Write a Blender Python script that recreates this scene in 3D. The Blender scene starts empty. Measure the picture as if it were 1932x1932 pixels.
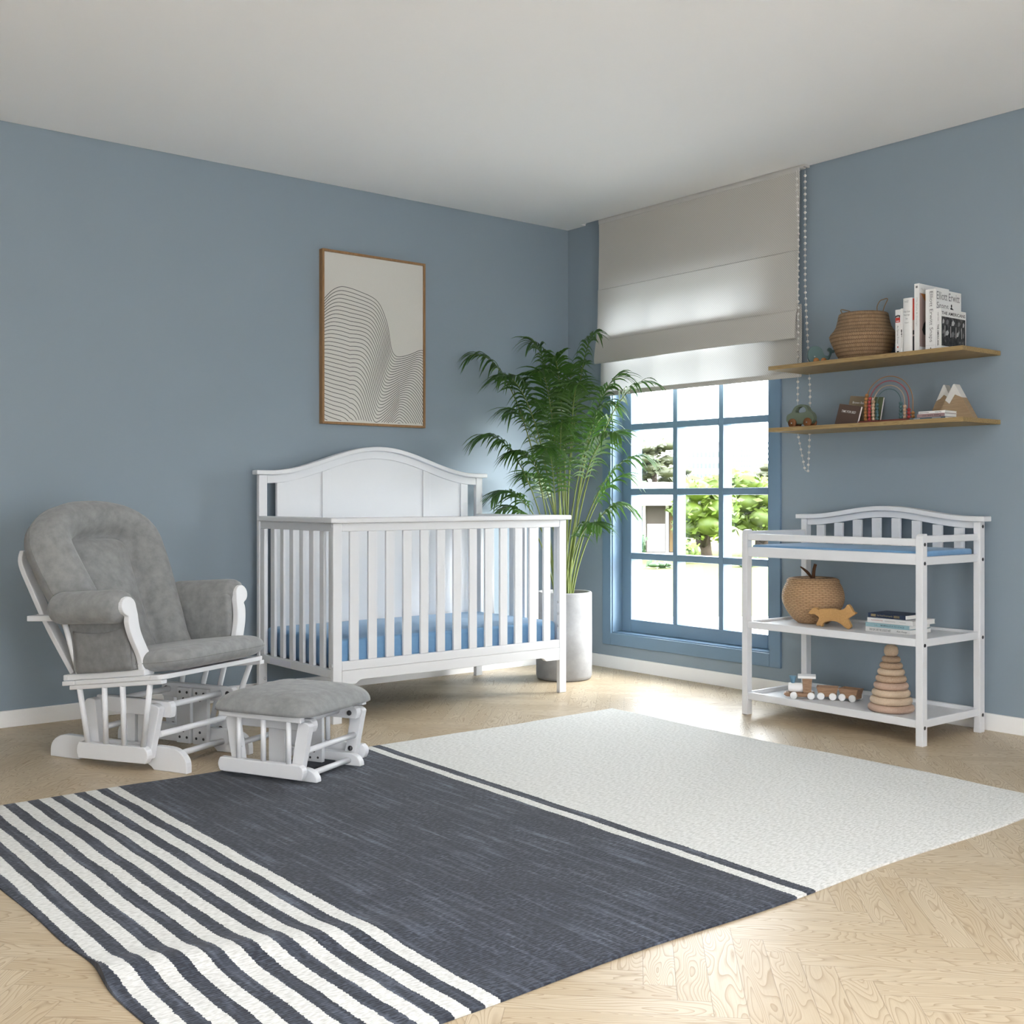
import bpy, math, random
from mathutils import Vector, Matrix
R = math.radians
PI = math.pi
random.seed(7)
scene = bpy.context.scene
COL = scene.collection

# ------------------------------------------------------------------ mesh helper
class MB:
    def __init__(self, off=(0, 0, 0)):
        self.v = []; self.f = []; self.mi = []; self.sm = []
        self.off = Vector(off)
    def add(self, vs, fs, mi=0, smooth=False):
        b = len(self.v)
        self.v += [Vector(p) - self.off for p in vs]
        for f in fs:
            self.f.append([b + i for i in f]); self.mi.append(mi); self.sm.append(smooth)
    def box(self, x0, x1, y0, y1, z0, z1, mi=0):
        x0, x1 = min(x0, x1), max(x0, x1); y0, y1 = min(y0, y1), max(y0, y1); z0, z1 = min(z0, z1), max(z0, z1)
        vs = [(x0, y0, z0), (x1, y0, z0), (x1, y1, z0), (x0, y1, z0), (x0, y0, z1), (x1, y0, z1), (x1, y1, z1), (x0, y1, z1)]
        self.add(vs, [(0, 3, 2, 1), (4, 5, 6, 7), (0, 1, 5, 4), (1, 2, 6, 5), (2, 3, 7, 6), (3, 0, 4, 7)], mi)
    def hexa(self, vs, mi=0, smooth=False):
        self.add(vs, [(0, 3, 2, 1), (4, 5, 6, 7), (0, 1, 5, 4), (1, 2, 6, 5), (2, 3, 7, 6), (3, 0, 4, 7)], mi, smooth)
    def prism(self, pts, axis, a0, a1, mi=0, fn=None):
        """2D outline pts (counter-clockwise) extruded along axis 0/1/2 from a0 to a1; fn optional warp"""
        def mk(p, a):
            if axis == 0: q = (a, p[0], p[1])
            elif axis == 1: q = (p[0], a, p[1])
            else: q = (p[0], p[1], a)
            return fn(q) if fn else q
        n = len(pts)
        area = sum(pts[i][0] * pts[(i + 1) % n][1] - pts[(i + 1) % n][0] * pts[i][1] for i in range(n))
        if (area < 0): pts = list(reversed(pts))
        lo, hi = (a0, a1)
        if axis == 1: lo, hi = max(a0, a1), min(a0, a1)
        else: lo, hi = min(a0, a1), max(a0, a1)
        vs = [mk(p, lo) for p in pts] + [mk(p, hi) for p in pts]
        fs = [list(reversed(range(n))), list(range(n, 2 * n))]
        for i in range(n):
            j = (i + 1) % n
            fs.append([i, j, n + j, n + i])
        self.add(vs, fs, mi)
    def tube(self, pts, r, n=10, mi=0, cap=True, smooth=True, closed=False):
        pts = [Vector(p) for p in pts]
        m = len(pts)
        rs = r if isinstance(r, (list, tuple)) else [r] * m
        vs = []; fs = []
        up = None
        for i in range(m):
            if closed: t = pts[(i + 1) % m] - pts[(i - 1) % m]
            elif i == 0: t = pts[1] - pts[0]
            elif i == m - 1: t = pts[-1] - pts[-2]
            else: t = (pts[i + 1] - pts[i]).normalized() + (pts[i] - pts[i - 1]).normalized()
            if t.length < 1e-9: t = Vector((0, 0, 1))
            t.normalize()
            if up is None:
                up = Vector((0, 0, 1)) if abs(t.z) < .9 else Vector((1, 0, 0))
            a = up - t * up.dot(t)
            if a.length < 1e-6: a = t.orthogonal()
            a.normalize(); b = t.cross(a); up = a
            for k in range(n):
                c = 2 * PI * k / n
                vs.append(pts[i] + (a * math.cos(c) + b * math.sin(c)) * rs[i])
        for i in range(m if closed else m - 1):
            for k in range(n):
                i2 = (i + 1) % m
                fs.append([i * n + k, i * n + (k + 1) % n, i2 * n + (k + 1) % n, i2 * n + k])
        self.add(vs, fs, mi, smooth)
        if cap and not closed:
            b = len(self.v) - len(vs)
            self.f.append([b + k for k in reversed(range(n))]); self.mi.append(mi); self.sm.append(False)
            self.f.append([b + (m - 1) * n + k for k in range(n)]); self.mi.append(mi); self.sm.append(False)
    def lathe(self, prof, c=(0, 0, 0), n=32, mi=0, smooth=True, ax=None, cap=True, sq=None):
        """profile [(r,z)...] around z through c; ax: (X,Y,Z) frame"""
        X, Y, Z = ax if ax else (Vector((1, 0, 0)), Vector((0, 1, 0)), Vector((0, 0, 1)))
        c = Vector(c); vs = []; fs = []
        for (r, z) in prof:
            for k in range(n):
                a = 2 * PI * k / n
                rr = max(r, 1e-5)
                vs.append(c + X * (rr * math.cos(a)) + Y * (rr * math.sin(a)) + Z * z)
        for i in range(len(prof) - 1):
            for k in range(n):
                fs.append([i * n + k, i * n + (k + 1) % n, (i + 1) * n + (k + 1) % n, (i + 1) * n + k])
        self.add(vs, fs, mi, smooth)
        if cap:
            b = len(self.v) - len(vs); m = len(prof)
            self.f.append([b + k for k in reversed(range(n))]); self.mi.append(mi); self.sm.append(False)
            self.f.append([b + (m - 1) * n + k for k in range(n)]); self.mi.append(mi); self.sm.append(False)
    def sphere(self, c, r, n=16, m=10, mi=0, s=(1, 1, 1)):
        prof = []
        vs = []; fs = []
        c = Vector(c)
        for i in range(1, m):
            t = PI * i / m
            for k in range(n):
                a = 2 * PI * k / n
                vs.append(c + Vector((math.sin(t) * math.cos(a) * s[0], math.sin(t) * math.sin(a) * s[1], -math.cos(t) * s[2])) * r)
        bi = len(vs); vs.append(c - Vector((0, 0, r * s[2]))); vs.append(c + Vector((0, 0, r * s[2])))
        for i in range(m - 2):
            for k in range(n):
                fs.append([i * n + k, i * n + (k + 1) % n, (i + 1) * n + (k + 1) % n, (i + 1) * n + k])
        for k in range(n):
            fs.append([bi, (k + 1) % n, k]); fs.append([bi + 1, (m - 2) * n + k, (m - 2) * n + (k + 1) % n])
        self.add(vs, fs, mi, True)
    def grid(self, P, mi=0, smooth=True, flip=False):
        """P[i][j] points"""
        a = len(P); b = len(P[0]); vs = [p for row in P for p in row]; fs = []
        for i in range(a - 1):
            for j in range(b - 1):
                q = [i * b + j, i * b + j + 1, (i + 1) * b + j + 1, (i + 1) * b + j]
                fs.append(q[::-1] if flip else q)
        self.add(vs, fs, mi, smooth)
    def pillow(self, c, hu, hv, htop, hbot, n=5, rings=14, seg=56, p=3.2, mi=0, fn=None):
        """rounded cushion; c is the mid height centre"""
        cx, cy, cz = c; vs = []; fs = []
        def outl(a):
            ca, sa = math.cos(a), math.sin(a)
            k = (abs(ca) ** n + abs(sa) ** n) ** (-1.0 / n)
            return ca * k, sa * k
        rows = []
        for side in (1, -1):
            for i in range(rings + 1):
                if side == -1 and i == 0: continue
                rho = i / rings if side == 1 else 1 - i / rings
                rho = math.sin(rho * PI / 2) if side == 1 else math.sin((1 - i / rings) * PI / 2)
                h = (htop if side == 1 else -hbot) * (max(0, 1 - rho ** p)) ** .5
                row = []
                for k in range(seg):
                    x, y = outl(2 * PI * k / seg)
                    q = (cx + x * rho * hu, cy + y * rho * hv, cz + h)
                    row.append(fn(q) if fn else q)
                rows.append(row)
        m = len(rows)
        vs = [q for r in rows for q in r]
        for i in range(m - 1):
            for k in range(seg):
                fs.append([(i + 1) * seg + k, (i + 1) * seg + (k + 1) % seg, i * seg + (k + 1) % seg, i * seg + k])
        self.add(vs, fs, mi, True)
    def build(self, name, mats, parent=None, bevel=0, seg=2, sub=0, angle=35):
        me = bpy.data.meshes.new(name)
        me.from_pydata([tuple(p) for p in self.v], [], self.f)
        if not isinstance(mats, (list, tuple)): mats = [mats]
        for m in mats: me.materials.append(m)
        me.polygons.foreach_set('material_index', self.mi)
        me.polygons.foreach_set('use_smooth', self.sm)
        me.update()
        o = bpy.data.objects.new(name, me); COL.objects.link(o)
        if parent: o.parent = parent
        if bevel:
            b = o.modifiers.new('bevel', 'BEVEL'); b.width = bevel; b.segments = seg; b.limit_method = 'ANGLE'; b.angle_limit = R(angle)
        if sub:
            s = o.modifiers.new('sub', 'SUBSURF'); s.levels = sub; s.render_levels = sub
        return o

def thing(name, label, cat, loc=(0, 0, 0), rz=0, group=None, rot=None):
    o = bpy.data.objects.new(name, None); COL.objects.link(o)
    o.empty_display_size = .05
    o.location = loc; o.rotation_euler = rot if rot else (0, 0, rz)
    o['label'] = label; o['category'] = cat
    if group: o['group'] = group
    return o
def tag(o, label, cat, group=None):
    o['label'] = label; o['category'] = cat
    if group: o['group'] = group
    return o
def struct(o): o['kind'] = 'structure'; return o
def place(o, loc, rot=(0, 0, 0)):
    o.location = loc; o.rotation_euler = rot; return o
def copy_part(o, parent, loc, rot=None, scale=None):
    c = o.copy(); COL.objects.link(c); c.parent = parent; c.location = loc
    if rot: c.rotation_euler = rot
    if scale: c.scale = scale
    return c
def lerp(a, b, t): return a + (b - a) * t
def smooth_curve(pts, k=8):
    """Catmull-Rom through points (tuples)"""
    P = [Vector(p) for p in pts]; out = []
    for i in range(len(P) - 1):
        p0 = P[max(i - 1, 0)]; p1 = P[i]; p2 = P[i + 1]; p3 = P[min(i + 2, len(P) - 1)]
        for s in range(k):
            t = s / k
            out.append(.5 * ((2 * p1) + (p2 - p0) * t + (2 * p0 - 5 * p1 + 4 * p2 - p3) * t * t + (3 * p1 - p0 - 3 * p2 + p3) * t ** 3))
    out.append(P[-1]); return out
def interp(tab, x):
    if x <= tab[0][0]: return tab[0][1]
    for i in range(len(tab) - 1):
        if x <= tab[i + 1][0]:
            t = (x - tab[i][0]) / (tab[i + 1][0] - tab[i][0])
            # smooth (monotone-ish hermite)
            d = lambda k: 0 if k <= 0 or k >= len(tab) - 1 else (tab[k + 1][1] - tab[k - 1][1]) / (tab[k + 1][0] - tab[k - 1][0])
            h = tab[i + 1][0] - tab[i][0]; a, b = tab[i][1], tab[i + 1][1]
            m0 = d(i) * h if i > 0 else (b - a); m1 = d(i + 1) * h if i + 1 < len(tab) - 1 else (b - a)
            t2, t3 = t * t, t ** 3
            return (2 * t3 - 3 * t2 + 1) * a + (t3 - 2 * t2 + t) * m0 + (-2 * t3 + 3 * t2) * b + (t3 - t2) * m1
    return tab[-1][1]

# ------------------------------------------------------------------ text helper
_tc = {}
def text_geo(s, bold=0.0):
    key = (s, bold)
    if key in _tc: return _tc[key]
    cu = bpy.data.curves.new('t', 'FONT'); cu.body = s; cu.resolution_u = 3; cu.size = 1; cu.offset = bold
    ob = bpy.data.objects.new('t', cu); COL.objects.link(ob)
    dg = bpy.context.evaluated_depsgraph_get(); dg.update()
    me = bpy.data.meshes.new_from_object(ob.evaluated_get(dg))
    vs = [(v.co.x, v.co.y) for v in me.vertices]; fs = [list(p.vertices) for p in me.polygons]
    bpy.data.objects.remove(ob); bpy.data.curves.remove(cu); bpy.data.meshes.remove(me)
    x0 = min(v[0] for v in vs); x1 = max(v[0] for v in vs); y0 = min(v[1] for v in vs); y1 = max(v[1] for v in vs)
    vs = [((v[0] - x0) / (x1 - x0), (v[1] - y0) / (y1 - y0)) for v in vs]
    _tc[key] = (vs, fs); return _tc[key]
def put_text(mb, s, org, rd, ud, w, h, mi=0, bold=0.0, lift=.0005, slant=0):
    """org = lower left corner of the text box"""
    vs, fs = text_geo(s, bold)
    org, rd, ud = Vector(org), Vector(rd).normalized(), Vector(ud).normalized(); nn = rd.cross(ud) * lift
    mb.add([org + rd * ((v[0] + slant * v[1]) * w) + ud * (v[1] * h) + nn for v in vs], fs, mi)
def put_rect(mb, org, rd, ud, w, h, mi=0, lift=.0003):
    org, rd, ud = Vector(org), Vector(rd).normalized(), Vector(ud).normalized(); org = org + rd.cross(ud) * lift
    mb.add([org, org + rd * w, org + rd * w + ud * h, org + ud * h], [(0, 1, 2, 3)], mi)
def put_poly(mb, org, rd, ud, pts, mi=0, lift=.0004):
    org, rd, ud = Vector(org), Vector(rd).normalized(), Vector(ud).normalized(); org = org + rd.cross(ud) * lift
    mb.add([org + rd * p[0] + ud * p[1] for p in pts], [list(range(len(pts)))], mi)

# ------------------------------------------------------------------ materials
class NT:
    def __init__(self, name):
        self.mat = bpy.data.materials.new(name); self.mat.use_nodes = True
        self.t = self.mat.node_tree; self.t.nodes.clear()
        self.out = self.t.nodes.new('ShaderNodeOutputMaterial')
    def n(self, typ, **kw):
        nd = self.t.nodes.new(typ)
        for k, v in kw.items(): setattr(nd, k, v)
        return nd
    def put(self, sock, val):
        if isinstance(val, bpy.types.NodeSocket): self.t.links.new(val, sock)
        else: sock.default_value = val
    def m(self, op, a, b=0.0, c=0.0):
        nd = self.n('ShaderNodeMath', operation=op)
        self.put(nd.inputs[0], a); self.put(nd.inputs[1], b); self.put(nd.inputs[2], c)
        return nd.outputs[0]
    def obj(self):
        return self.n('ShaderNodeTexCoord').outputs['Object']
    def xyz(self, s):
        nd = self.n('ShaderNodeSeparateXYZ'); self.put(nd.inputs[0], s); return nd.outputs
    def comb(self, x, y, z):
        nd = self.n('ShaderNodeCombineXYZ')
        for i, q in enumerate((x, y, z)): self.put(nd.inputs[i], q)
        return nd.outputs[0]
    def noise(self, vec, scale, detail=2.0, rough=.5, dist=0.0):
        nd = self.n('ShaderNodeTexNoise'); self.put(nd.inputs['Vector'], vec)
        nd.inputs['Scale'].default_value = scale; nd.inputs['Detail'].default_value = detail
        nd.inputs['Roughness'].default_value = rough; nd.inputs['Distortion'].default_value = dist
        return nd.outputs['Fac']
    def mapv(self, vec, scale=(1, 1, 1), rot=(0, 0, 0), loc=(0, 0, 0)):
        nd = self.n('ShaderNodeMapping'); self.put(nd.inputs[0], vec)
        nd.inputs['Scale'].default_value = scale; nd.inputs['Rotation'].default_value = rot; nd.inputs['Location'].default_value = loc
        return nd.outputs[0]
    def ramp(self, fac, stops, interp='LINEAR'):
        nd = self.n('ShaderNodeValToRGB'); self.put(nd.inputs[0], fac); e = nd.color_ramp.elements
        nd.color_ramp.interpolation = interp
        while len(e) < len(stops): e.new(.5)
        for i, (p, c) in enumerate(stops):
            e[i].position = p; e[i].color = (c, c, c, 1) if isinstance(c, (int, float)) else (*c, 1)
        return nd.outputs[0]
    def mix(self, fac, a, b, mode='MIX'):
        nd = self.n('ShaderNodeMix', data_type='RGBA', blend_type=mode)
        self.put(nd.inputs['Factor'], fac)
        for i, q in ((6, a), (7, b)):
            self.put(nd.inputs[i], (*q, 1) if isinstance(q, tuple) and len(q) == 3 else q)
        return nd.outputs[2]
    def bump(self, h, strength=.3, dist=.002, normal=None):
        nd = self.n('ShaderNodeBump'); self.put(nd.inputs['Height'], h)
        nd.inputs['Strength'].default_value = strength; nd.inputs['Distance'].default_value = dist
        if normal: self.put(nd.inputs['Normal'], normal)
        return nd.outputs[0]
    def bsdf(self, col, rough=.5, spec=.5, normal=None, sheen=0, metal=0, trans=0):
        b = self.n('ShaderNodeBsdfPrincipled')
        self.put(b.inputs['Base Color'], (*col, 1) if isinstance(col, tuple) and len(col) == 3 else col)
        self.put(b.inputs['Roughness'], rough); b.inputs['Specular IOR Level'].default_value = spec
        b.inputs['Metallic'].default_value = metal
        if sheen: b.inputs['Sheen Weight'].default_value = sheen; b.inputs['Sheen Roughness'].default_value = .5
        if normal: self.put(b.inputs['Normal'], normal)
        self.t.links.new(b.outputs[0], self.out.inputs[0])
        return b
def plain(name, col, rough=.5, spec=.4, metal=0, var=.06, scale=18, bump=0, bscale=120):
    t = NT(name); o = t.obj()
    n = t.noise(o, scale, 3)
    c = t.mix(n, tuple(x * (1 - var) for x in col), tuple(min(1, x * (1 + var)) for x in col))
    nm = None
    if bump: nm = t.bump(t.noise(o, bscale, 3), bump, .001)
    t.bsdf(c, rough, spec, nm, metal=metal); return t.mat
def wood(name, a, b, axis=0, scale=1.0, rough=.5, ring=10):
    t = NT(name); o = t.obj()
    s = [9, 9, 9]; s[axis] = .9
    v = t.mapv(o, tuple(q * scale for q in s))
    n = t.noise(v, 3.0, 2, .5, .4)
    rings = t.m('PINGPONG', t.m('MULTIPLY', n, ring), .5)
    f = [160, 160, 160]; f[axis] = 4
    fine = t.noise(t.mapv(o, tuple(q * scale for q in f)), 1.0, 2)
    k = t.m('ADD', t.m('MULTIPLY', rings, 1.1), t.m('MULTIPLY', fine, .55))
    c = t.mix(t.m('MULTIPLY', k, .9), a, b)
    t.bsdf(c, rough, .35, t.bump(fine, .15, .001)); return t.mat

M = {}
M['white'] = plain('white_paint', (.70, .712, .735), .42, .45, var=.015)
M['white_wood'] = plain('toy_white', (.84, .84, .84), .5, .35, var=.02)
M['trim_white'] = plain('baseboard_white', (.86, .86, .86), .4, .4, var=.01)
def wall_mat():
    t = NT('wall_blue'); o = t.obj()
    n = t.noise(o, 2.0, 3); fine = t.noise(o, 260, 2)
    c = t.mix(n, (.243, .302, .352), (.252, .312, .364))
    t.bsdf(c, .62, .3, t.bump(fine, .08, .001)); return t.mat
M['wall'] = wall_mat()
M['ceil'] = plain('ceiling_paint', (.865, .868, .875), .8, .2, var=.01, scale=2, bump=.05, bscale=200)
M['frame_blue'] = plain('window_frame_blue', (.150, .238, .335), .38, .45, var=.02)
def floor_mat():
    t = NT('herringbone_oak'); X, Y, Z = t.xyz(t.obj()); W = .0667
    q = 1 / (math.sqrt(2) * W)
    a = t.m('ADD', t.m('MULTIPLY', t.m('ADD', X, Y), q), .52)
    b = t.m('ADD', t.m('MULTIPLY', t.m('SUBTRACT', Y, X), q), -5.75)
    i = t.m('FLOOR', a); j = t.m('FLOOR', b)
    k = t.m('FLOORED_MODULO', t.m('SUBTRACT', i, j), 14.0)
    isA = t.m('LESS_THAN', k, 6.5)
    aj = t.m('SUBTRACT', a, j); bi = t.m('SUBTRACT', t.m('SUBTRACT', b, i), 1.0)
    alA = t.m('FLOORED_MODULO', aj, 14.0); alB = t.m('FLOORED_MODULO', bi, 14.0)
    acA = t.m('FRACT', b); acB = t.m('FRACT', a)
    idA = t.m('ADD', t.m('MULTIPLY', j, 13.71), t.m('MULTIPLY', t.m('FLOOR', t.m('DIVIDE', aj, 14.0)), 7.313))
    idB = t.m('ADD', t.m('ADD', t.m('MULTIPLY', i, 17.37), 103.3), t.m('MULTIPLY', t.m('FLOOR', t.m('DIVIDE', bi, 14.0)), 5.771))
    def sel(A, B): return t.m('ADD', B, t.m('MULTIPLY', isA, t.m('SUBTRACT', A, B)))
    al, ac, idd = sel(alA, alB), sel(acA, acB), sel(idA, idB)
    wn = t.n('ShaderNodeTexWhiteNoise', noise_dimensions='1D'); t.put(wn.inputs['W'], idd); r = wn.outputs['Value']
    rc = t.xyz(wn.outputs['Color'])
    L = t.m('MULTIPLY', al, W); A = t.m('MULTIPLY', ac, W)
    v = t.comb(t.m('ADD', t.m('MULTIPLY', L, 3.2), t.m('MULTIPLY', r, 37.0)), t.m('ADD', t.m('MULTIPLY', A, 17.0), t.m('MULTIPLY', rc[1], 29.0)), t.m('MULTIPLY', rc[2], 11.0))
    n = t.noise(v, 1.0, 1.0, .45, .25)
    ring = t.m('FRACT', t.m('MULTIPLY', n, 21.0))
    line = t.ramp(ring, [(0, 0.0), (.55, .12), (.84, .65), (.93, 1.0), (1.0, .0)])
    fine = t.noise(t.comb(t.m('ADD', t.m('MULTIPLY', L, 14.0), t.m('MULTIPLY', r, 91.0)), t.m('MULTIPLY', A, 420.0), r), 1.0, 2.0)
    base = t.mix(rc[0], (.505, .405, .272), (.59, .495, .357))
    c = t.mix(t.m('MULTIPLY', line, .62), base, (.285, .185, .10))
    c = t.mix(t.m('MULTIPLY', t.ramp(fine, [(.42, 0.0), (.75, 1.0)]), .22), c, (.36, .25, .15))
    ed = t.m('MINIMUM', t.m('MINIMUM', ac, t.m('SUBTRACT', 1.0, ac)), t.m('MINIMUM', al, t.m('SUBTRACT', 7.0, al)))
    gap = t.m('LESS_THAN', ed, .011)
    c = t.mix(t.m('MULTIPLY', gap, .5), c, (.16, .10, .055))
    h = t.m('SUBTRACT', t.m('MULTIPLY', t.m('MINIMUM', ed, .03), 14.0), t.m('MULTIPLY', line, .25))
    rough = t.m('ADD', .36, t.m('MULTIPLY', line, .12))
    t.bsdf(c, rough, .42, t.bump(h, .22, .0012)); return t.mat
M['floor'] = floor_mat()
def fabric(name, c1, c2, sc=26, bump=.25, wr=.35):
    t = NT(name); o = t.obj()
    big = t.noise(o, sc, 4, .62); fine = t.noise(o, 420, 2)
    c = t.mix(t.ramp(big, [(.33, 0.0), (.68, 1.0)]), c1, c2)
    c = t.mix(t.m('MULTIPLY', fine, .25), c, tuple(x * .7 for x in c1))
    wrk = t.noise(t.mapv(o, (1, 1, 1)), 9, 2, .5, .6)
    nm = t.bump(wrk, wr, .012); nm = t.bump(fine, bump, .0012, nm)
    t.bsdf(c, .9, .15, nm, sheen=.25); return t.mat
M['grey'] = fabric('grey_suede', (.220, .225, .230), (.305, .312, .316))
M['greyp'] = fabric('grey_suede_pocket', (.18, .183, .187), (.25, .252, .254), wr=.5)
M['blue_fab'] = fabric('blue_sheet', (.17, .335, .545), (.19, .365, .58), 40, .15, .1)
M['bolt'] = plain('dark_metal', (.06, .06, .065), .35, .5, metal=.7)
M['chrome'] = plain('bolt_steel', (.55, .56, .58), .4, .5)
M['black'] = plain('black_plastic', (.02, .02, .022), .5, .4)
M['sticker'] = plain('label_sticker', (.70, .71, .80), .5)
def rug_mat():
    t = NT('striped_rug'); X, Y, Z = t.xyz(t.obj())
    dy = t.m('DIVIDE', t.m('SUBTRACT', -1.34, Y), 2.12)
    wob = t.m('MULTIPLY', t.m('SUBTRACT', t.noise(t.comb(t.m('MULTIPLY', X, 1.2), t.m('MULTIPLY', Y, 3.0), 0.0), 2.2, 2), .5), .012)
    saw = t.m('MULTIPLY', t.m('SUBTRACT', t.noise(t.comb(t.m('MULTIPLY', X, 30.0), t.m('MULTIPLY', Y, 180.0), 0.0), 1.0, 0), .5), .007)
    xs = t.m('ADD', t.m('ADD', X, wob), saw)
    xl = t.m('ADD', xs, t.m('MULTIPLY', dy, .026))
    u = t.m('SUBTRACT', -3.236, xl)
    fr = t.m('FRACT', t.m('DIVIDE', u, .0745))
    lw = t.m('MULTIPLY', t.m('LESS_THAN', fr, .512), t.m('MULTIPLY', t.m('GREATER_THAN', u, 0.0), t.m('LESS_THAN', u, .565)))
    xm = t.m('ADD', xs, t.m('MULTIPLY', dy, .066))
    mw = t.m('MULTIPLY', t.m('GREATER_THAN', xm, -2.2685), t.m('LESS_THAN', xm, -2.2305))
    rw = t.m('GREATER_THAN', xm, -2.193)
    white = t.m('MINIMUM', t.m('ADD', t.m('ADD', lw, mw), rw), 1.0)
    # knit: rows along x, stitches
    row = t.m('PINGPONG', t.m('MULTIPLY', Y, 125.0), .5)
    st = t.m('PINGPONG', t.m('ADD', t.m('MULTIPLY', X, 75.0), t.m('MULTIPLY', t.noise(t.comb(X, Y, 0.0), 60, 2), 1.2)), .5)
    knit = t.m('MULTIPLY', t.m('ADD', row, .1), t.m('ADD', st, .25))
    nz = t.noise(t.comb(t.m('MULTIPLY', X, 60.0), t.m('MULTIPLY', Y, 170.0), 0.0), 1.0, 2)
    streak = t.noise(t.comb(t.m('MULTIPLY', X, 55.0), t.m('MULTIPLY', Y, 3.2), 0.0), 1.0, 3)
    blot = t.noise(t.comb(X, Y, 0.0), 7.0, 3)
    darkf = t.m('ADD', t.m('MULTIPLY', t.ramp(streak, [(.5, 0.0), (.78, 1.0)]), .55), t.m('MULTIPLY', t.ramp(nz, [(.45, 0.0), (.75, 1.0)]), .5))
    darkf = t.m('MULTIPLY', darkf, t.ramp(blot, [(.3, .45), (.65, 1.25)]))
    dark = t.mix(darkf, (.028, .032, .044), (.155, .18, .235))
    lite = t.mix(t.ramp(nz, [(.35, 0.0), (.6, 1.0)]), (.55, .55, .525), (.74, .74, .72))
    c = t.mix(white, dark, lite)
    h = t.m('ADD', t.m('MULTIPLY', knit, 1.2), t.m('MULTIPLY', nz, .5))
    t.bsdf(c, .95, .1, t.bump(h, .45, .003), sheen=.1); return t.mat
M['rug'] = rug_mat()
def blind_mat():
    t = NT('blind_linen'); X, Y, Z = t.xyz(t.obj())
    s = 2 * PI / .0118
    wv = t.m('MULTIPLY', t.m('SINE', t.m('MULTIPLY', Y, s)), t.m('SINE', t.m('MULTIPLY', Z, s)))
    n = t.noise(t.comb(t.m('MULTIPLY', Y, 90.0), t.m('MULTIPLY', Z, 90.0), 0.0), 1.0, 2)
    f = t.m('ADD', t.m('MULTIPLY', wv, .5), .5)
    c = t.mix(f, (.40, .375, .335), (.66, .645, .615))
    c = t.mix(t.m('MULTIPLY', n, .3), c, (.50, .48, .44))
    d = t.n('ShaderNodeBsdfDiffuse'); t.put(d.inputs[0], c)
    tr = t.n('ShaderNodeBsdfTranslucent'); t.put(tr.inputs[0], t.mix(t.m('MULTIPLY', f, .2), (.86, .88, .90), (.76, .77, .78)))
    mx = t.n('ShaderNodeMixShader'); mx.inputs[0].default_value = BLIND_TR
    nm = t.bump(f, .3, .001); t.put(d.inputs['Normal'], nm)
    t.t.links.new(d.outputs[0], mx.inputs[1]); t.t.links.new(tr.outputs[0], mx.inputs[2]); t.t.links.new(mx.outputs[0], t.out.inputs[0])
    return t.mat
BLIND_TR = .095
M['blind'] = blind_mat()
def glass_mat():
    t = NT('window_glass'); tr = t.n('ShaderNodeBsdfTransparent'); gl = t.n('ShaderNodeBsdfGlossy')
    gl.inputs['Roughness'].default_value = .02; tr.inputs[0].default_value = (.97, .985, .985, 1)
    lw = t.n('ShaderNodeLayerWeight'); lw.inputs[0].default_value = .5
    mx = t.n('ShaderNodeMixShader'); t.put(mx.inputs[0], t.m('ADD', .022, t.m('MULTIPLY', t.m('POWER', lw.outputs['Facing'], 5.0), .45)))
    t.t.links.new(tr.outputs[0], mx.inputs[1]); t.t.links.new(gl.outputs[0], mx.inputs[2]); t.t.links.new(mx.outputs[0], t.out.inputs[0])
    return t.mat
M['glass'] = glass_mat()
def leaf_mat(name, a, b, tr=.35):
    t = NT(name); o = t.obj(); n = t.noise(o, 9, 2)
    c = t.mix(n, a, b)
    p = t.bsdf(c, .38, .4)
    tl = t.n('ShaderNodeBsdfTranslucent'); t.put(tl.inputs[0], t.mix(n, tuple(min(1, x * 1.5) for x in a), tuple(min(1, x * 1.7) for x in b)))
    mx = t.n('ShaderNodeMixShader'); mx.inputs[0].default_value = tr
    t.t.links.new(p.outputs[0], mx.inputs[1]); t.t.links.new(tl.outputs[0], mx.inputs[2]); t.t.links.new(mx.outputs[0], t.out.inputs[0])
    return t.mat
M['palm'] = leaf_mat('palm_leaf', (.026, .072, .012), (.055, .128, .020), .3)
M['stem'] = plain('palm_stem', (.16, .20, .05), .5, .3, var=.35, scale=14)
def concrete():
    t = NT('pot_concrete'); o = t.obj(); n = t.noise(o, 7, 5, .62); f = t.noise(o, 60, 3)
    c = t.mix(t.ramp(n, [(.3, 0.0), (.7, 1.0)]), (.25, .25, .255), (.37, .37, .375)); c = t.mix(t.m('MULTIPLY', f, .25), c, (.20, .20, .21))
    t.bsdf(c, .75, .2, t.bump(f, .15, .002)); return t.mat
M['concrete'] = concrete()
M['soil'] = plain('potting_soil', (.035, .025, .018), .95, .1, var=.5, scale=60, bump=.6, bscale=90)
M['oak'] = wood('shelf_oak', (.40, .285, .135), (.20, .13, .055), 1, 1.0, .55, 12)
M['frame_oak'] = wood('picture_frame_oak', (.34, .20, .095), (.22, .12, .05), 2, 1.5)
M['fox'] = wood('beech_toy', (.56, .33, .13), (.42, .235, .085), 1, 2.0, .45, 6)
M['ringA'] = wood('ring_wood_light', (.70, .56, .42), (.55, .41, .28), 0, 2.5, .5, 7)
M['ringB'] = wood('ring_wood_mid', (.58, .43, .31), (.40, .275, .18), 0, 2.2, .5, 8)
M['ringC'] = wood('ring_wood_pink', (.60, .43, .335), (.45, .31, .23), 0, 2.4, .5, 7)
M['train'] = wood('train_wood', (.42, .265, .165), (.22, .125, .07), 0, 2.0, .55, 9)
M['cone_blue'] = plain('toy_blue', (.14, .27, .37), .6, .3)
M['whale'] = plain('toy_teal', (.072, .128, .128), .55, .3)
M['carg'] = plain('toy_sage', (.135, .17, .125), .55, .3)
M['wheel_br'] = wood('toy_wheel_wood', (.25, .10, .035), (.15, .055, .02), 1, 3.0)
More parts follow.
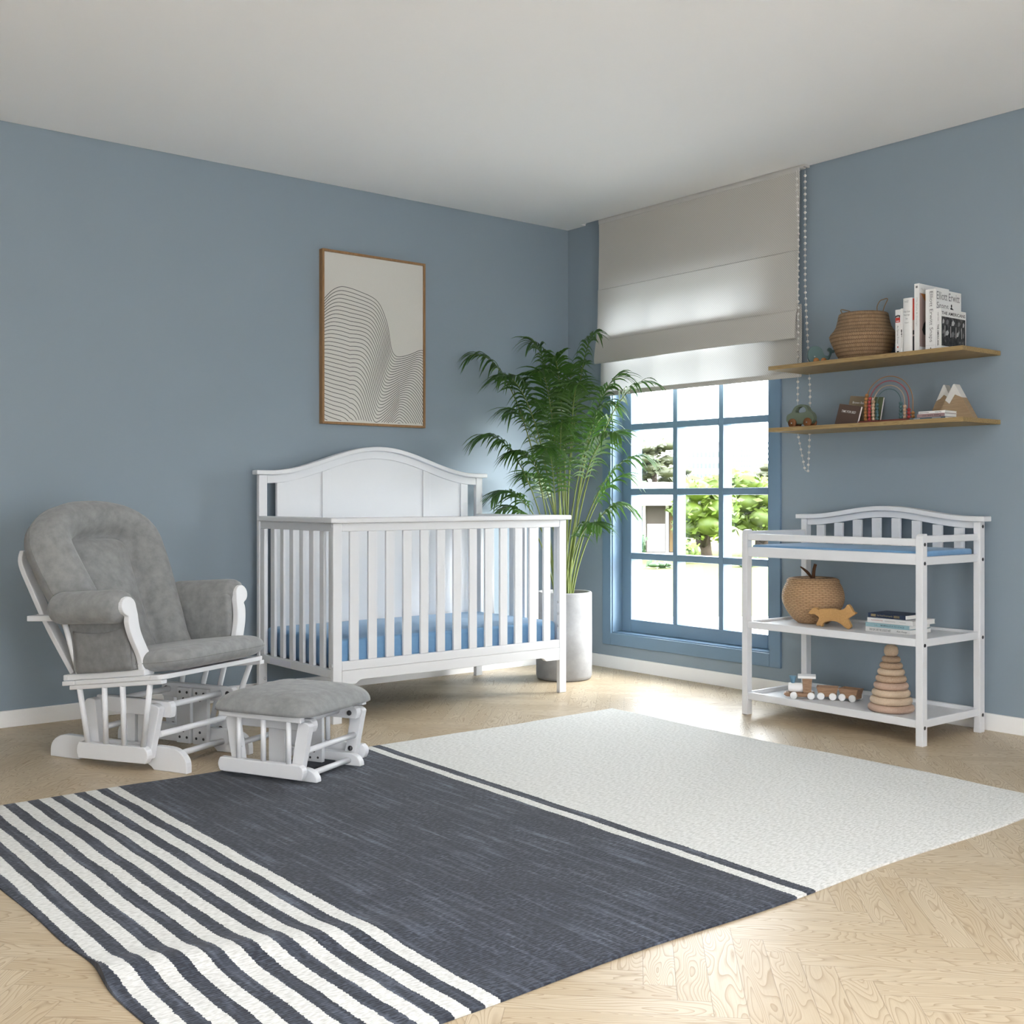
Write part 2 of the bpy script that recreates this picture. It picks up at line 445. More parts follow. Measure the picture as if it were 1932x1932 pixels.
M['orange'] = plain('toy_orange', (.36, .15, .04), .5)
M['b_or'] = plain('bead_ochre', (.34, .165, .055), .5); M['b_rd'] = plain('bead_red', (.38, .05, .055), .5)
M['b_cr'] = plain('bead_cream', (.50, .36, .25), .5); M['b_tl'] = plain('bead_teal', (.065, .135, .145), .5)
M['ab_base'] = plain('abacus_base_red', (.17, .045, .035), .55)
M['mount'] = wood('mountain_wood', (.37, .265, .165), (.24, .165, .095), 1, 1.6)
M['snow'] = plain('snow_paint', (.62, .61, .585), .7, .2)
M['paper'] = plain('book_paper', (.80, .79, .76), .8, .2, var=.03)
M['bk_white'] = plain('book_white', (.74, .74, .73), .45, .35, var=.01)
M['ink'] = plain('ink_black', (.025, .025, .028), .6); M['ink_g'] = plain('ink_grey', (.16, .16, .165), .6)
M['ink_l'] = plain('ink_light_grey', (.42, .42, .42), .6); M['ink_r'] = plain('ink_red', (.48, .05, .035), .6)
M['ink_w'] = plain('ink_white', (.72, .72, .70), .6); M['gold'] = plain('ink_gold', (.50, .40, .20), .5)
M['navy'] = plain('book_navy', (.020, .034, .075), .5); M['teal'] = plain('book_pale_teal', (.30, .47, .52), .5)
M['brown'] = plain('book_brown', (.085, .054, .042), .6); M['tan'] = plain('book_tan', (.20, .155, .10), .6)
M['pink'] = plain('book_pink', (.33, .215, .215), .55); M['slate'] = plain('book_slate', (.085, .12, .15), .55)
M['rust'] = plain('ink_rust', (.45, .17, .04), .6); M['mauve'] = plain('ink_mauve', (.36, .27, .25), .6)
M['olive'] = plain('book_olive', (.10, .13, .07), .6)
def photo_mat():
    t = NT('grey_photo_print'); X, Y, Z = t.xyz(t.obj())
    n = t.noise(t.comb(t.m('MULTIPLY', X, 60.0), t.m('MULTIPLY', Z, 40.0), 0.0), 1.0, 3)
    c = t.ramp(n, [(.42, (.018, .018, .02)), (.62, (.06, .06, .06)), (.75, (.30, .30, .29))]); t.bsdf(c, .5, .3); return t.mat
M['photo'] = photo_mat()
def canvas():
    t = NT('print_canvas'); o = t.obj(); n = t.noise(t.mapv(o, (700, 10, 700)), 1.0, 1)
    c = t.mix(n, (.55, .54, .50), (.66, .65, .61)); t.bsdf(c, .85, .1, t.bump(n, .1, .0006)); return t.mat
M['canvas'] = canvas()
def wicker(name, c1, c2, cols, rows, dark):
    t = NT(name); X, Y, Z = t.xyz(t.obj())
    ang = t.m('DIVIDE', t.m('ARCTAN2', Y, X), 2 * PI)
    u = t.m('MULTIPLY', ang, float(cols)); v = t.m('MULTIPLY', Z, float(rows))
    row = t.m('FLOOR', v); par = t.m('FLOORED_MODULO', row, 2.0)
    uu = t.m('ADD', u, t.m('MULTIPLY', par, .5))
    fu = t.m('PINGPONG', uu, .5); fv = t.m('PINGPONG', v, .5)
    h = t.m('MULTIPLY', t.m('POWER', t.m('MULTIPLY', fv, 2.0), .5), t.m('ADD', .35, t.m('MULTIPLY', fu, 1.3)))
    n = t.noise(t.obj(), 55, 3)
    c = t.mix(n, c1, c2)
    hole = t.ramp(h, [(.18, 1.0), (.42, .0)])
    c = t.mix(t.m('MULTIPLY', hole, .8), c, dark)
    t.bsdf(c, .7, .2, t.bump(h, .8, .005)); return t.mat
M['wick'] = wicker('wicker_weave', (.46, .285, .155), (.58, .385, .225), 30, 125, (.14, .075, .035))
M['sea'] = wicker('seagrass_braid', (.215, .135, .075), (.36, .245, .15), 90, 62, (.10, .06, .035))
M['rope'] = plain('seagrass_rope', (.22, .14, .07), .8)
M['twig'] = plain('wicker_stem_brown', (.10, .045, .022), .7, .2, var=.3, scale=80)
M['chain'] = plain('chain_plastic', (.62, .60, .57), .4)
M['alu'] = plain('blind_rail', (.52, .51, .49), .45)

# ------------------------------------------------------------------ the setting
H = 2.6
XB, YB = -7.0, -7.0      # far extents behind the camera
def room():
    mb = MB(); mb.box(XB - .2, .2, YB - .2, .15, -.12, 0); struct(mb.build('floor', M['floor']))
    mb = MB(); mb.box(XB, .2, 0, .15, 0, H + .02); struct(mb.build('wall_left', M['wall']))
    # right wall with the window opening
    oy0, oy1, oz0, oz1 = -1.53, -.385, .204, 2.19
    mb = MB()
    mb.box(0, .2, oy1, 0, 0, H + .2); mb.box(0, .2, YB, oy0, 0, H + .2); mb.box(0, .2, oy0, oy1, 0, oz0); mb.box(0, .2, oy0, oy1, oz1, H + .2)
    struct(mb.build('wall_right', M['wall']))
    # ceiling slab with the blind recess along the window
    mb = MB(); g = .006
    ry0, ry1, rx = -1.768, -.165, -.047
    mb.box(XB, SK[0], YB, -g, H, H + .2); mb.box(SK[1], rx, YB, -g, H, H + .2); mb.box(SK[0], SK[1], YB, SK[2], H, H + .2); mb.box(SK[0], SK[1], SK[3], -g, H, H + .2); mb.box(rx, -g, YB, ry0, H, H + .2); mb.box(rx, -g, ry1, -g, H, H + .2); mb.box(rx, -.0005, ry0, ry1, H + .09, H + .2); mb.box(XB, -.0004, -.0062, -.0004, H + .012, H + .2); mb.box(-.0062, -.0004, YB, ry0, H + .012, H + .2); mb.box(-.0062, -.0004, ry1, -.0062, H + .012, H + .2)
    struct(mb.build('ceiling', M['ceil']))
    # baseboards
    mb = MB(); mb.box(XB, -.0, -.014, -.0004, 0, .072); struct(mb.build('baseboard_left', M['trim_white'], bevel=.002))
    mb = MB(); mb.box(-.014, -.0004, YB, -.0142, 0, .072); struct(mb.build('baseboard_right', M['trim_white'], bevel=.002))
    # walls behind the camera, with unseen openings placed and sized for fill light
    mb = MB()
    mb.box(XB, 0.2, YB - .2, YB, 0, BK[2]); mb.box(XB, 0.2, YB - .2, YB, BK[3], H + .2)
    mb.box(XB, BK[0], YB - .2, YB, BK[2], BK[3]); mb.box(BK[1], 0.2, YB - .2, YB, BK[2], BK[3])
    struct(mb.build('wall_back', M['ceil']))
    mb = MB()
    mb.box(XB - .2, XB, YB, 0, 0, SD[2]); mb.box(XB - .2, XB, YB, 0, SD[3], H + .2)
    mb.box(XB - .2, XB, YB, SD[0], SD[2], SD[3]); mb.box(XB - .2, XB, SD[1], 0, SD[2], SD[3])
    struct(mb.build('wall_side', M['ceil']))
    # window trim + frame
    mb = MB(); w = .068; a0, a1, b0, b1 = oy0, oy1, oz0, oz1
    x0, x1 = -.014, .0
    mb.box(x0, x1, a0 - w, a0, b0 - w, b1 + w); mb.box(x0, x1, a1, a1 + w, b0 - w, b1 + w); mb.box(x0, x1, a0, a1, b0 - w, b0); mb.box(x0, x1, a0, a1, b1, b1 + w)
    struct(mb.build('trim_1', M['frame_blue'], bevel=.002))
    win = bpy.data.objects.new('window_1', None); COL.objects.link(win); win['kind'] = 'structure'; win.location = (.1, -.95, oz0)
    off = win.location
    e = .0006
    mb = MB(off)   # lining of the reveal
    mb.box(0.0, .2, a0 + e, a0 + .006, b0 + e, b1 - e); mb.box(0.0, .2, a1 - .006, a1 - e, b0 + e, b1 - e); mb.box(0.0, .2, a0 + .006, a1 - .006, b0 + e, b0 + .006); mb.box(0, .2, a0 + .006, a1 - .006, b1 - .006, b1 - e)
    mb.build('window_lining', M['frame_blue'], win)
    mb = MB(off); fw = .073; f0, f1 = .075, .165
    a0, a1, b0, b1 = a0 + .006, a1 - .006, b0 + .006, b1 - .006
    mb.box(f0, f1, a0, a0 + fw, b0, b1); mb.box(f0, f1, a1 - fw, a1, b0, b1); mb.box(f0, f1, a0 + fw, a1 - fw, b0, b0 + fw); mb.box(f0, f1, a0 + fw, a1 - fw, b1 - fw, b1)
    mb.build('window_frame', M['frame_blue'], win, bevel=.003)
    g0, g1, h0, h1 = a0 + fw, a1 - fw, b0 + fw, b1 - fw
    ys = [-.807, -1.138]; zs = [.650, 1.020, 1.393, 1.765]
    for y in ys:
        mb = MB(off); mb.box(f0, f1 - .02, y - .0165, y + .0165, h0, h1); mb.build('muntin', M['frame_blue'], win, bevel=.003)
    cuts = [g0] + sorted(ys) + [g1]
    for z in zs:
        mb = MB(off)
        for q in range(3):
            y0 = cuts[q] + (.0167 if q > 0 else 0); y1 = cuts[q + 1] - (.0167 if q < 2 else 0)
            mb.box(f0 + .001, f1 - .021, y0, y1, z - .0185, z + .0185)
        mb.build('muntin', M['frame_blue'], win, bevel=.003)
    zc = [h0] + zs + [h1]
    for q in range(3):
        for p in range(5):
            mb = MB(off)
            mb.box(.128, .132, cuts[q] + (.0165 if q else 0) + .0005, cuts[q + 1] - (.0165 if q < 2 else 0) - .0005, zc[p] + (.0185 if p else 0) + .0005, zc[p + 1] - (.0185 if p < 4 else 0) - .0005)
            mb.build('pane', M['glass'], win)
BK = (-4.4, -2.75, .4, 1.8)
SD = (-6.1, -5.65, .5, 1.9)
SK = (-4.1, -2.95, -5.1, -4.0)   # added ceiling opening above the view, brightens floor and rug with sky light
room()

# ------------------------------------------------------------------ roman blind
def blind():
    t = thing('roman_blind', 'beige linen roman blind half lowered over the tall window', 'blind', (-.03, -1.03, 2.6))
    off = t.location
    y0, y1 = -1.742, -.325
    mb = MB(off); mb.box(-.043, -.015, y0 - .012, y1 + .012, 2.585, 2.688); mb.build('head_rail', M['alu'], t, bevel=.002)
    mb = MB(off); mb.box(-.045, -.002, y0 - .026, y0 - .0125, 2.590, 2.63); mb.build('end_cap', M['alu'], t, bevel=.002)
    mb = MB(off); mb.box(-.052, -.0435, y0, y1, 2.571, 2.588); mb.build('fabric_rail', M['alu'], t, bevel=.001)
    prof = [(-.048, 2.578), (-.047, 2.45), (-.050, 2.30), (-.052, 2.192), (-.055, 2.185), (-.056, 2.10), (-.060, 1.99), (-.066, 1.905), (-.071, 1.895), (-.078, 1.86), (-.086, 1.81), (-.088, 1.775), (-.083, 1.762), (-.073, 1.768), (-.066, 1.80), (-.058, 1.86), (-.050, 1.905), (-.045, 1.915)]
    pc = smooth_curve([(a, 0, b) for a, b in prof], 4)
    def sheet(pc, ya, yb, n=28, th=.0016):
        m = MB(off); P = []
        for j in range(n + 1):
            y = lerp(ya, yb, j / n); row = []
            for p in pc:
                sag = (.004 * math.sin(9 * y + p.z * 3) + .003 * math.sin(23 * y)) * max(0, min(1, (2.5 - p.z) / .7)) * .5
                sagz = .006 * math.sin(5.2 * y + 1) * max(0, min(1, (2.2 - p.z) / .4))
                row.append((p.x + sag, y, p.z + sagz * .5))
            P.append(row)
        m.grid(P); return m
    sheet(pc, y0, y1).build('blind_fabric', M['blind'], t)
    lp = smooth_curve([(-.040, 0, 1.93), (-.0385, 0, 1.80), (-.040, 0, 1.70), (-.040, 0, 1.605), (-.0405, 0, 1.578)], 5)
    sheet(lp, y0 - .006, y1 - .006).build('lower_flap', M['blind'], t)
    mb = MB(off); mb.box(-.047, -.0425, y0 - .004, y1 - .008, 1.572, 1.598); mb.build('hem_bar', M['blind'], t, bevel=.001)
    # beaded pull chain, a long loop hanging at the right end
    ch = MB(off)
    def px(z): return -.062 + 0.0 * z
    xa = -.040
    yA0, yA1, yB0, yB1 = -1.752, -1.700, -1.762, -1.772
    zt, zb = 2.57, 1.118
    def yA(z): 
        return lerp(-1.741, -1.752, max(0, min(1, (2.57 - z) / .3))) if z > 2.27 else lerp(-1.752, -1.748, (2.27 - z) / 1.1) if z > 1.3 else lerp(-1.748, -1.782, (1.3 - z) / .182)
    def yB(z): return -1.768 if z > 2.0 else lerp(-1.768, -1.797, (2.0 - z) / .5) if z > 1.5 else lerp(-1.797, -1.795, (1.5 - z) / .38)
    A = [Vector((-.072, yA(z), z)) for z in [zt - (zt - zb) * i / 60 for i in range(61)]]
    B = [Vector((-.040, yB(z), z)) for z in [zt - (zt - zb) * i / 60 for i in range(61)]]
    for p, q in zip(A, B):   # let the two runs meet at the bottom
        k = max(0, min(1, (1.3 - p.z) / .18)); mid = (p.x + q.x) / 2
        p.x = lerp(p.x, mid, k * .8); q.x = lerp(q.x, mid, k * .8)
    ch.tube(A + [Vector(((A[-1].x + B[-1].x) / 2, (A[-1].y + B[-1].y) / 2, zb - .004))] + B[::-1], .0011, 6)
    c = ch.build('pull_chain', M['chain'], t)
    b = MB(); b.sphere((0, 0, 0), .0066, 12, 8); bo = b.build('bead', M['chain'], c)
    first = True
    for run, z0 in ((A, 2.53), (B, 2.545)):
        z = z0
        while z > zb - .004:
            i = min(59, int((zt - z) / (zt - zb) * 60)); f = (zt - z) / (zt - zb) * 60 - i
            p = run[i].lerp(run[i + 1], f)
            p = p - Vector(off)
            if first: bo.location = p; first = False
            else: copy_part(bo, c, p)
            z -= .0298
blind()

# ------------------------------------------------------------------ crib
def crib():
    fy = -.841; by = -.128; xl, xr = -2.113, -.761
    t = thing('crib', 'white wooden baby crib with an arched headboard against the blue wall', 'crib', (-1.437, -.48, 0))
    off = t.location; W = M['white']; bv = .003
    def B(name, x0, x1, y0, y1, z0, z1, m=W, b=bv):
        mb = MB(off); mb.box(x0, x1, y0, y1, z0, z1); return mb.build(name, m, t, bevel=b)
    # headboard
    hb0, hb1 = by, by + .026
    B('headboard_post', -2.107, -2.063, hb0, hb1, 0, 1.097); B('headboard_post', -.793, -.750, hb0, hb1, 0, 1.097)
    xc = -1.428
    def crest(x):
        d = min(1, abs(x - xc) / .63); return .130 * .5 * (1 + math.cos(PI * d))
    xs = [lerp(-2.127, -.729, i / 60) for i in range(61)]
    mb = MB(off); pts = [(x, 1.097 + crest(x)) for x in xs] + [(x, 1.119 + crest(x)) for x in reversed(xs)]
    mb.prism(pts, 1, by - .02, hb1 + .008, 0); mb.build('headboard_cap', W, t, bevel=.004, angle=50)
    xs2 = [lerp(-2.0625, -.7935, i / 56) for i in range(57)]
    mb = MB(off); pts = [(x, 1.057 + crest(x)) for x in xs2] + [(x, 1.0968 + crest(x)) for x in reversed(xs2)]
    mb.prism(pts, 1, hb0 + .002, hb1 - .002); mb.build('headboard_arch', W, t, bevel=.002, angle=50)
    xs3 = [lerp(-2.005, -.853, i / 50) for i in range(51)]
    mb = MB(off); pts = [(x, .22) for x in xs3] + [(x, 1.060 + crest(x)) for x in reversed(xs3)]
    mb.prism(pts, 1, hb0 + .010, hb1 - .006); mb.build('headboard_panel', W, t)
    for (x0, x1) in ((-2.009, -1.965), (-1.757, -1.712), (-1.146, -1.100), (-.896, -.849)):
        mb = MB(off); n = 6
        xx = [lerp(x0, x1, i / n) for i in range(n + 1)]
        mb.prism([(x, .26) for x in xx] + [(x, 1.0565 + crest(x)) for x in reversed(xx)], 1, hb0 + .003, hb1 - .004); mb.build('headboard_stile', W, t, bevel=.0015)
    B('headboard_rail', -2.0625, -.7935, hb0 + .002, hb1 - .002, .185, .2595)
    # front
    B('front_post', xl, xl + .045, fy, fy + .024, 0, .8748); B('front_post', xr - .045, xr, fy, fy + .024, 0, .8748)
    mb = MB(off)
    mb.box(xl - .02, xr + .02, fy - .02, fy + .048, .875, .898)
    mb.build('front_cap_rail', W, t, bevel=.006, seg=3)
    B('front_top_rail', xl + .0455, xr - .0455, fy + .001, fy + .021, .838, .8745)
    B('front_bottom_rail', xl + .0455, xr - .0455, fy + .001, fy + .021, .2295, .2695)
    x0, x1 = xl + .0455, xr - .0455
    L = [(x0, .2290), (x0, .167), (-2.008, .167), (-2.000, .1672), (-1.992, .170), (-1.985, .176), (-1.978, .181), (-1.966, .1845)]
    Rr = [(-.926, .1845), (-.912, .181), (-.905, .176), (-.898, .170), (-.890, .1672), (-.880, .167), (x1, .167), (x1, .2290)]
    mb = MB(off); mb.prism(L + [(-1.437, .1815)] + Rr, 1, fy + .0005, fy + .022); mb.build('front_apron', W, t, bevel=.002)
    sl = [-2.026, -1.98, -1.931, -1.886, -1.838, -1.794, -1.746, -1.7, -1.651, -1.607, -1.558, -1.513, -1.464, -1.419, -1.371, -1.326, -1.277, -1.233, -1.185, -1.14, -1.092, -1.046, -1.0, -.954, -.908, -.863]
    for i in range(13):
        B('slat', sl[2 * i], sl[2 * i + 1], fy + .004, fy + .017, .270, .8378, b=.002)
    # ends
    for s, xo in ((1, xl), (-1, xr)):
        e0 = xo + s * .012; e1 = e0 + s * .021
        def E(name, a0, a1, y0, y1, z0, z1, b=bv): return B(name, a0, a1, y0, y1, z0, z1, b=b)
        E('end_cap_rail', xo - s * .018, xo + s * .05, fy + .0485, by - .021, .875, .8975, .005)
        E('end_top_rail', e0, e1, fy + .0245, by - .0005, .838, .8746)
        E('end_bottom_rail', e0, e1, fy + .0245, by - .0005, .195, .234)
        E('end_stile', e0, e1, fy + .0245, fy + .062, .2345, .8375); E('end_stile', e0, e1, by - .041, by - .0005, .2345, .8375)
        for (y0, y1) in ((-.25, -.29), (-.345, -.38), (-.436, -.474), (-.53, -.567), (-.621, -.662), (-.716, -.754)):
            E('slat', e0 + s * .003, e0 + s * .018, y1 + .021, y0 + .021, .2342, .8378, .002)
    o = B('warning_label', xl + .0112, xl + .0119, -.436, -.231, .1985, .2265, M['sticker'], 0); o['label'] = 'pale lilac sticker on the end rail'
    # bolts
    bm = MB(); bm.lathe([(.0, 0), (.0075, 0), (.0078, .0015), (.0055, .003), (.002, .0032)], n=14)
    proto = bm.build('bolt', M['chrome'], t); first = True
    spots = []
    for z in (.806, .49, .254, .112): spots.append(((-2.075, by - .0005, z), (R(90), 0, 0)))
    for z in (.862, .255, .175): spots.append(((xl - .0005, fy + .012, z), (R(-90), 0, R(90))))
    for z in (.80, .48): spots.append(((-.782, by - .0005, z), (R(90), 0, 0)))
    for z in (.47, .375): spots.append(((-.7935, by + .013, z), (R(-90), 0, R(90))))
    for z in (.46, .40, .34): spots.append(((xr - .0455, fy + .012, z), (R(-90), 0, R(90))))
    for loc, rot in spots:
        p = Vector(loc) - Vector(off)
        if first: proto.location = p; proto.rotation_euler = rot; first = False
        else: copy_part(proto, t, p, rot)
    # support frame under the mattress
    mb = MB(off)
    a0, a1, c0, c1 = xl + .037, xr - .037, fy + .027, by - .004
    mb.box(a0, a1, c0, c0 + .02, .205, .228); mb.box(a0, a1, c1 - .02, c1, .205, .228); mb.box(a0, a0 + .02, c0 + .02, c1 - .02, .205, .228); mb.box(a1 - .02, a1, c0 + .02, c1 - .02, .205, .228)
    for i in range(1, 12):
        x = lerp(a0, a1, i / 12); mb.box(x - .004, x + .004, c0 + .02, c1 - .02, .214, .224)
    mb.build('mattress_support', M['black'], t)
    # mattress is a thing of its own
    mb = MB((-1.437, -.48, .2285)); mb.box(xl + .039, xr - .039, fy + .030, by - .006, .2285, .362)
    o = mb.build('crib_mattress', M['blue_fab'], None, bevel=.022, seg=5); o.location = (-1.437, -.48, .2285)
    for p in o.data.polygons: p.use_smooth = True
    tag(o, 'light blue fitted crib mattress lying inside the white crib', 'mattress')
crib()

# ------------------------------------------------------------------ glider chair
def rot2(name, label, cat, loc, ang, z=0):
    return thing(name, label, cat, (loc[0], loc[1], z), R(ang))
def rail_profile(L, h, foot_b, foot_f, rb, rf, notch):
    """side profile (u,z) of a base rail with rounded ends and raised middle"""
    p = [(0, 0), (foot_b, 0), (foot_b + .012, notch * .55), (foot_b + .03, notch), (L - foot_f - .03, notch), (L - foot_f - .012, notch * .55), (L - foot_f, 0), (L, 0)]
    for i in range(0, 9):
        a = PI / 2 * i / 8; p.append((L - rf + rf * math.cos(a), h - rf * .72 + rf * .72 * math.sin(a)) if i else (L, h - rf * .72))
    for i in range(0, 9):
        a = PI / 2 + PI / 2 * i / 8; p.append((rb + rb * math.cos(a), h - rb * .72 + rb * .72 * math.sin(a)))
    return p
def bar_profile(u0, u1, zb0, zb1, zt0, zt1, bulge=.012):
    """slightly tilted bar with rounded ends"""
    p = [(u0 + .006, zb0), (u1 - .004, zb1)]
    for i in range(1, 6): 
        a = i / 6; p.append((u1 - .004 + bulge * math.sin(PI * a), lerp(zb1, zt1, a)))
    p += [(u1 - .010, zt1), (u0 + .006, zt0)]
    for i in range(1, 6):
        a = i / 6; p.append((u0 + .006 - bulge * math.sin(PI * a), lerp(zt0, zb0, a)))
    return p
def link_profile(a, b, w0, w1):
    """slanted link plate: centre a (bottom) to b (top) in (u,z), rounded top"""
    d = Vector((b[0] - a[0], b[1] - a[1])); d.normalize(); n = Vector((-d.y, d.x))
    A = Vector(a); B = Vector(b)
    p = [A - n * -w0, A + n * -w0]
    out = [tuple(A - n * w0), ]
    pts = [tuple(A + n * w0)]
    for i in range(0, 9):
        ang = PI * i / 8
        q = B + n * (w1 * math.cos(ang)) + d * (w1 * .45 * math.sin(ang)); pts.append(tuple(q))
    pts.append(tuple(A - n * w0)); return pts

def glider():
    t = rot2('glider_chair', 'grey suede glider nursing chair with white wooden frame', 'chair', (-3.256, -.682), -65.33)
    W = M['white']
    S = .119
    def zt(u, w): return .292 + S * (u - .166) + w
    def slab(name, u0, u1, v0, v1, w0, w1, bev=.003):
        mb = MB(); vs = [(u, v, zt(u, w)) for w in (w0, w1) for (u, v) in ((u0, v0), (u1, v0), (u1, v1), (u0, v1))]
        mb.hexa(vs); return mb.build(name, W, t, bevel=bev)
    VL, VR = -.10, .46
    # base rails
    for v0, v1 in ((0, .028), (.342, .370)):
        mb = MB(); mb.prism(rail_profile(.675, .088, .15, .155, .085, .085, .02), 1, v0, v1); mb.build('base_rail', W, t, bevel=.003, angle=40)
    for v0, v1 in ((0.0, .028), (.342, .370)):
        mb = MB(); mb.prism(bar_profile(.235, .600, .194, .194, .252, .252, .006), 1, v0, v1); mb.build('cross_bar', W, t, bevel=.003, angle=40)
    for v0, v1 in ((.0285, .048), (.322, .3415)):
        for u0, u1 in ((.333, .402), (.416, .487)):
            mb = MB(); mb.box(u0, u1, v0, v1, .022, .240); mb.build('base_block', W, t, bevel=.002)
    # hanging links
    for v0, v1 in ((-.031, -.002), (.372, .401)):
        for a, b, w in (((.262, .052), (.238, .232), .026), ((.505, .050), (.550, .232), .026)):
            mb = MB(); mb.prism(link_profile(a, b, w, w), 1, v0, v1); mb.build('swing_link', W, t, bevel=.003, angle=40)
    # lower swing bars + spindles + side rails under the seat
    for sgn in (0, 1):
        def mv(v): return v if not sgn else .37 - v
        mb = MB(); mb.prism(bar_profile(.205, .540, .024, .034, .084, .093, .012), 1, mv(-.060), mv(-.033)); mb.build('swing_bar', W, t, bevel=.003, angle=40)
        for (ut, ub, zb) in ((.247, .246, .084), (.370, .336, .086), (.458, .425, .088), (.588, .515, .092)):
            mb = MB(); mb.tube([(ub, mv(-.047), zb - .004), (ut, mv(-.088), zt(ut, -.012))], .0105, 12); mb.build('spindle', W, t)
        a, b = sorted((mv(-.098), mv(-.070)))
        slab('under_rail', .205, .650, a, b, -.0165, -.0005)
    slab('seat_rail', .170, .235, VL, VR, 0, .017); slab('seat_rail', .2355, .600, VL, VL + .06, 0, .017); slab('seat_rail', .2355, .600, VR - .06, VR, 0, .017)
    # front board with rounded corners
    mb = MB(); pts = [(.6005, VL), (.6005, VR)]
    for i in range(7): a = PI / 2 * i / 6; pts.append((.630 + .032 * math.sin(a) , VR - .032 + .032 * math.cos(a)))
    for i in range(7): a = PI / 2 * i / 6; pts.append((.630 + .032 * math.cos(a), VL + .032 - .032 * math.sin(a)))
    mb.prism(pts, 2, 0, .017, fn=lambda q: (q[0], q[1], zt(q[0], q[2]))); mb.build('front_board', W, t, bevel=.002, angle=40)
    for v0, v1 in ((VL + .004, VL + .055), (VR - .055, VR - .004)):
        slab('arm_base_rail', .190, .568, v0, v1, .0175, .040)
    slab('seat_back_rail', .172, .1895, VL + .004, VR - .004, .0175, .040)
    # dowels
    for (u, z, v0, v1) in ((.535, .226, .0285, .3415), (.550, .132, -.0015, .3715), (.548, .042, .0285, .3415), (.275, .226, .0285, .3415), (.265, .132, -.0015, .3715)):
        mb = MB(); mb.tube([(u, v0, z), (u, v1, z)], .0115, 12); mb.build('dowel', W, t)
    # bolts
    bm = MB(); bm.lathe([(0, 0), (.010, 0), (.010, .003), (.006, .006), (.003, .007)], n=14); bo = bm.build('bolt', M['bolt'], t)
    sm = MB(); sm.lathe([(0, 0), (.0055, 0), (.005, .001)], n=12); so = sm.build('screw', M['bolt'], t)
    f1 = f2 = True
    for (u, z) in ((.572, .228), (.262, .228)):
        p = (u, .3415, z)
        if f1: place(bo, p, (R(90), 0, 0)); f1 = False
        else: copy_part(bo, t, p, (R(90), 0, 0))
    for (u, z) in ((.513, .083), (.27, .080)):
        copy_part(bo, t, (u, .3715, z), (R(90), 0, 0))
    for u0 in (.3675, .4515):
        for (du, z) in ((-.018, .222), (.018, .222), (0, .196), (-.018, .045), (.018, .045), (0, .070)):
            p = (u0 + du, .3215, z)
            if f2: place(so, p, (R(90), 0, 0)); f2 = False
            else: copy_part(so, t, p, (R(90), 0, 0))
    # arms: S-shaped front posts with a round top
    def post_outline(s):
        c = []
        # (dv from post centre outward positive, z)
        cz = [(.352, 0), (.40, 0), (.43, .006), (.46, .018), (.49, .030), (.52, .038), (.548, .041)]
        outer = [(c + .024, z) for z, c in cz] + [(.060, .566)]
        ball_c = (.054, .603); r = .034
        inner = [(.0195, .598), (.0165, .575)] + [(c - .025, z) for z, c in reversed(cz)]
        pts = [tuple(p)[:2] for p in smooth_curve([(a, b, 0) for a, b in outer], 4)]
        for i in range(0, 19):
            a = R(-72) + R(250) * i / 18
            pts.append((ball_c[0] + r * math.cos(a), ball_c[1] + r * math.sin(a)))
        pts += [tuple(p)[:2] for p in smooth_curve([(a, b, 0) for a, b in inner], 4)]
        return pts
    for s, vc in ((-1, -.070), (1, .430)):
        pts = [(vc + s * a, z) for a, z in post_outline(s)]
        mb = MB(); mb.prism(pts, 0, .540, .565, fn=lambda q: (q[0] - (q[2] - .352) * .16, q[1], q[2]))
        mb.build('arm_post', W, t, bevel=.003, angle=40)
        # arm board and rear spindle
        mb = MB(); v0, v1 = sorted((vc + s * .010, vc + s * .058)); mb.hexa([(.02, v0, .526), (.40, v0, .545), (.40, v1, .545), (.02, v1, .526), (.02, v0, .547), (.40, v0, .566), (.40, v1, .566), (.02, v1, .547)]); mb.build('arm_board', W, t, bevel=.003)
        mb = MB(); mb.tube([(.236, vc + s * .012, zt(.236, .0395)), (.195, vc + s * .040, .529)], .0105, 12); mb.build('arm_spindle', W, t)
        # padded arm: roll, hanging pad and pocket
        mb = MB(); P = []; n = 22; ax0 = Vector((.150, vc + s * .052, .580)); ax1 = Vector((.508, vc + s * .053, .602))
        for i in range(n + 1):
            f = i / n
            if f < .5: e = min(1, f / .16); rr = .060 * math.sqrt(max(0, 1 - (1 - e) ** 2))
            else: e = min(1, (1 - f) / .14); rr = lerp(.034, .0605, math.sqrt(max(0, 1 - (1 - e) ** 2)))
            c = ax0.lerp(ax1, f); row = []
            for k in range(33):
                a = 2 * PI * k / 32
                r2 = rr
                if f > .86: r2 *= 1 + .035 * math.sin(k * PI) + .03 * math.sin(20 * a) * (f - .86) / .14
                row.append((c.x, c.y + max(r2, .001) * math.cos(a) * 1.0, c.z + max(r2, .001) * math.sin(a)))
            P.append(row)
        mb.grid(P, smooth=True, flip=False); 
        roll = mb.build('arm_roll', M['grey'], t)
        mb = MB(); v0, v1 = sorted((vc - s * .010, vc + s * .030))
        mb.hexa([(.222, v0, zt(.222, .0405)), (.528, v0, zt(.50, .0405)), (.528, v1, zt(.50, .0405)), (.222, v1, zt(.222, .0405)), (.185, v0, .592), (.500, v0, .610), (.500, v1, .610), (.185, v1, .592)])
        o = mb.build('arm_pad', M['grey'], t, bevel=.018, seg=4)
        for p in o.data.polygons: p.use_smooth = True
        mb = MB(); P = []
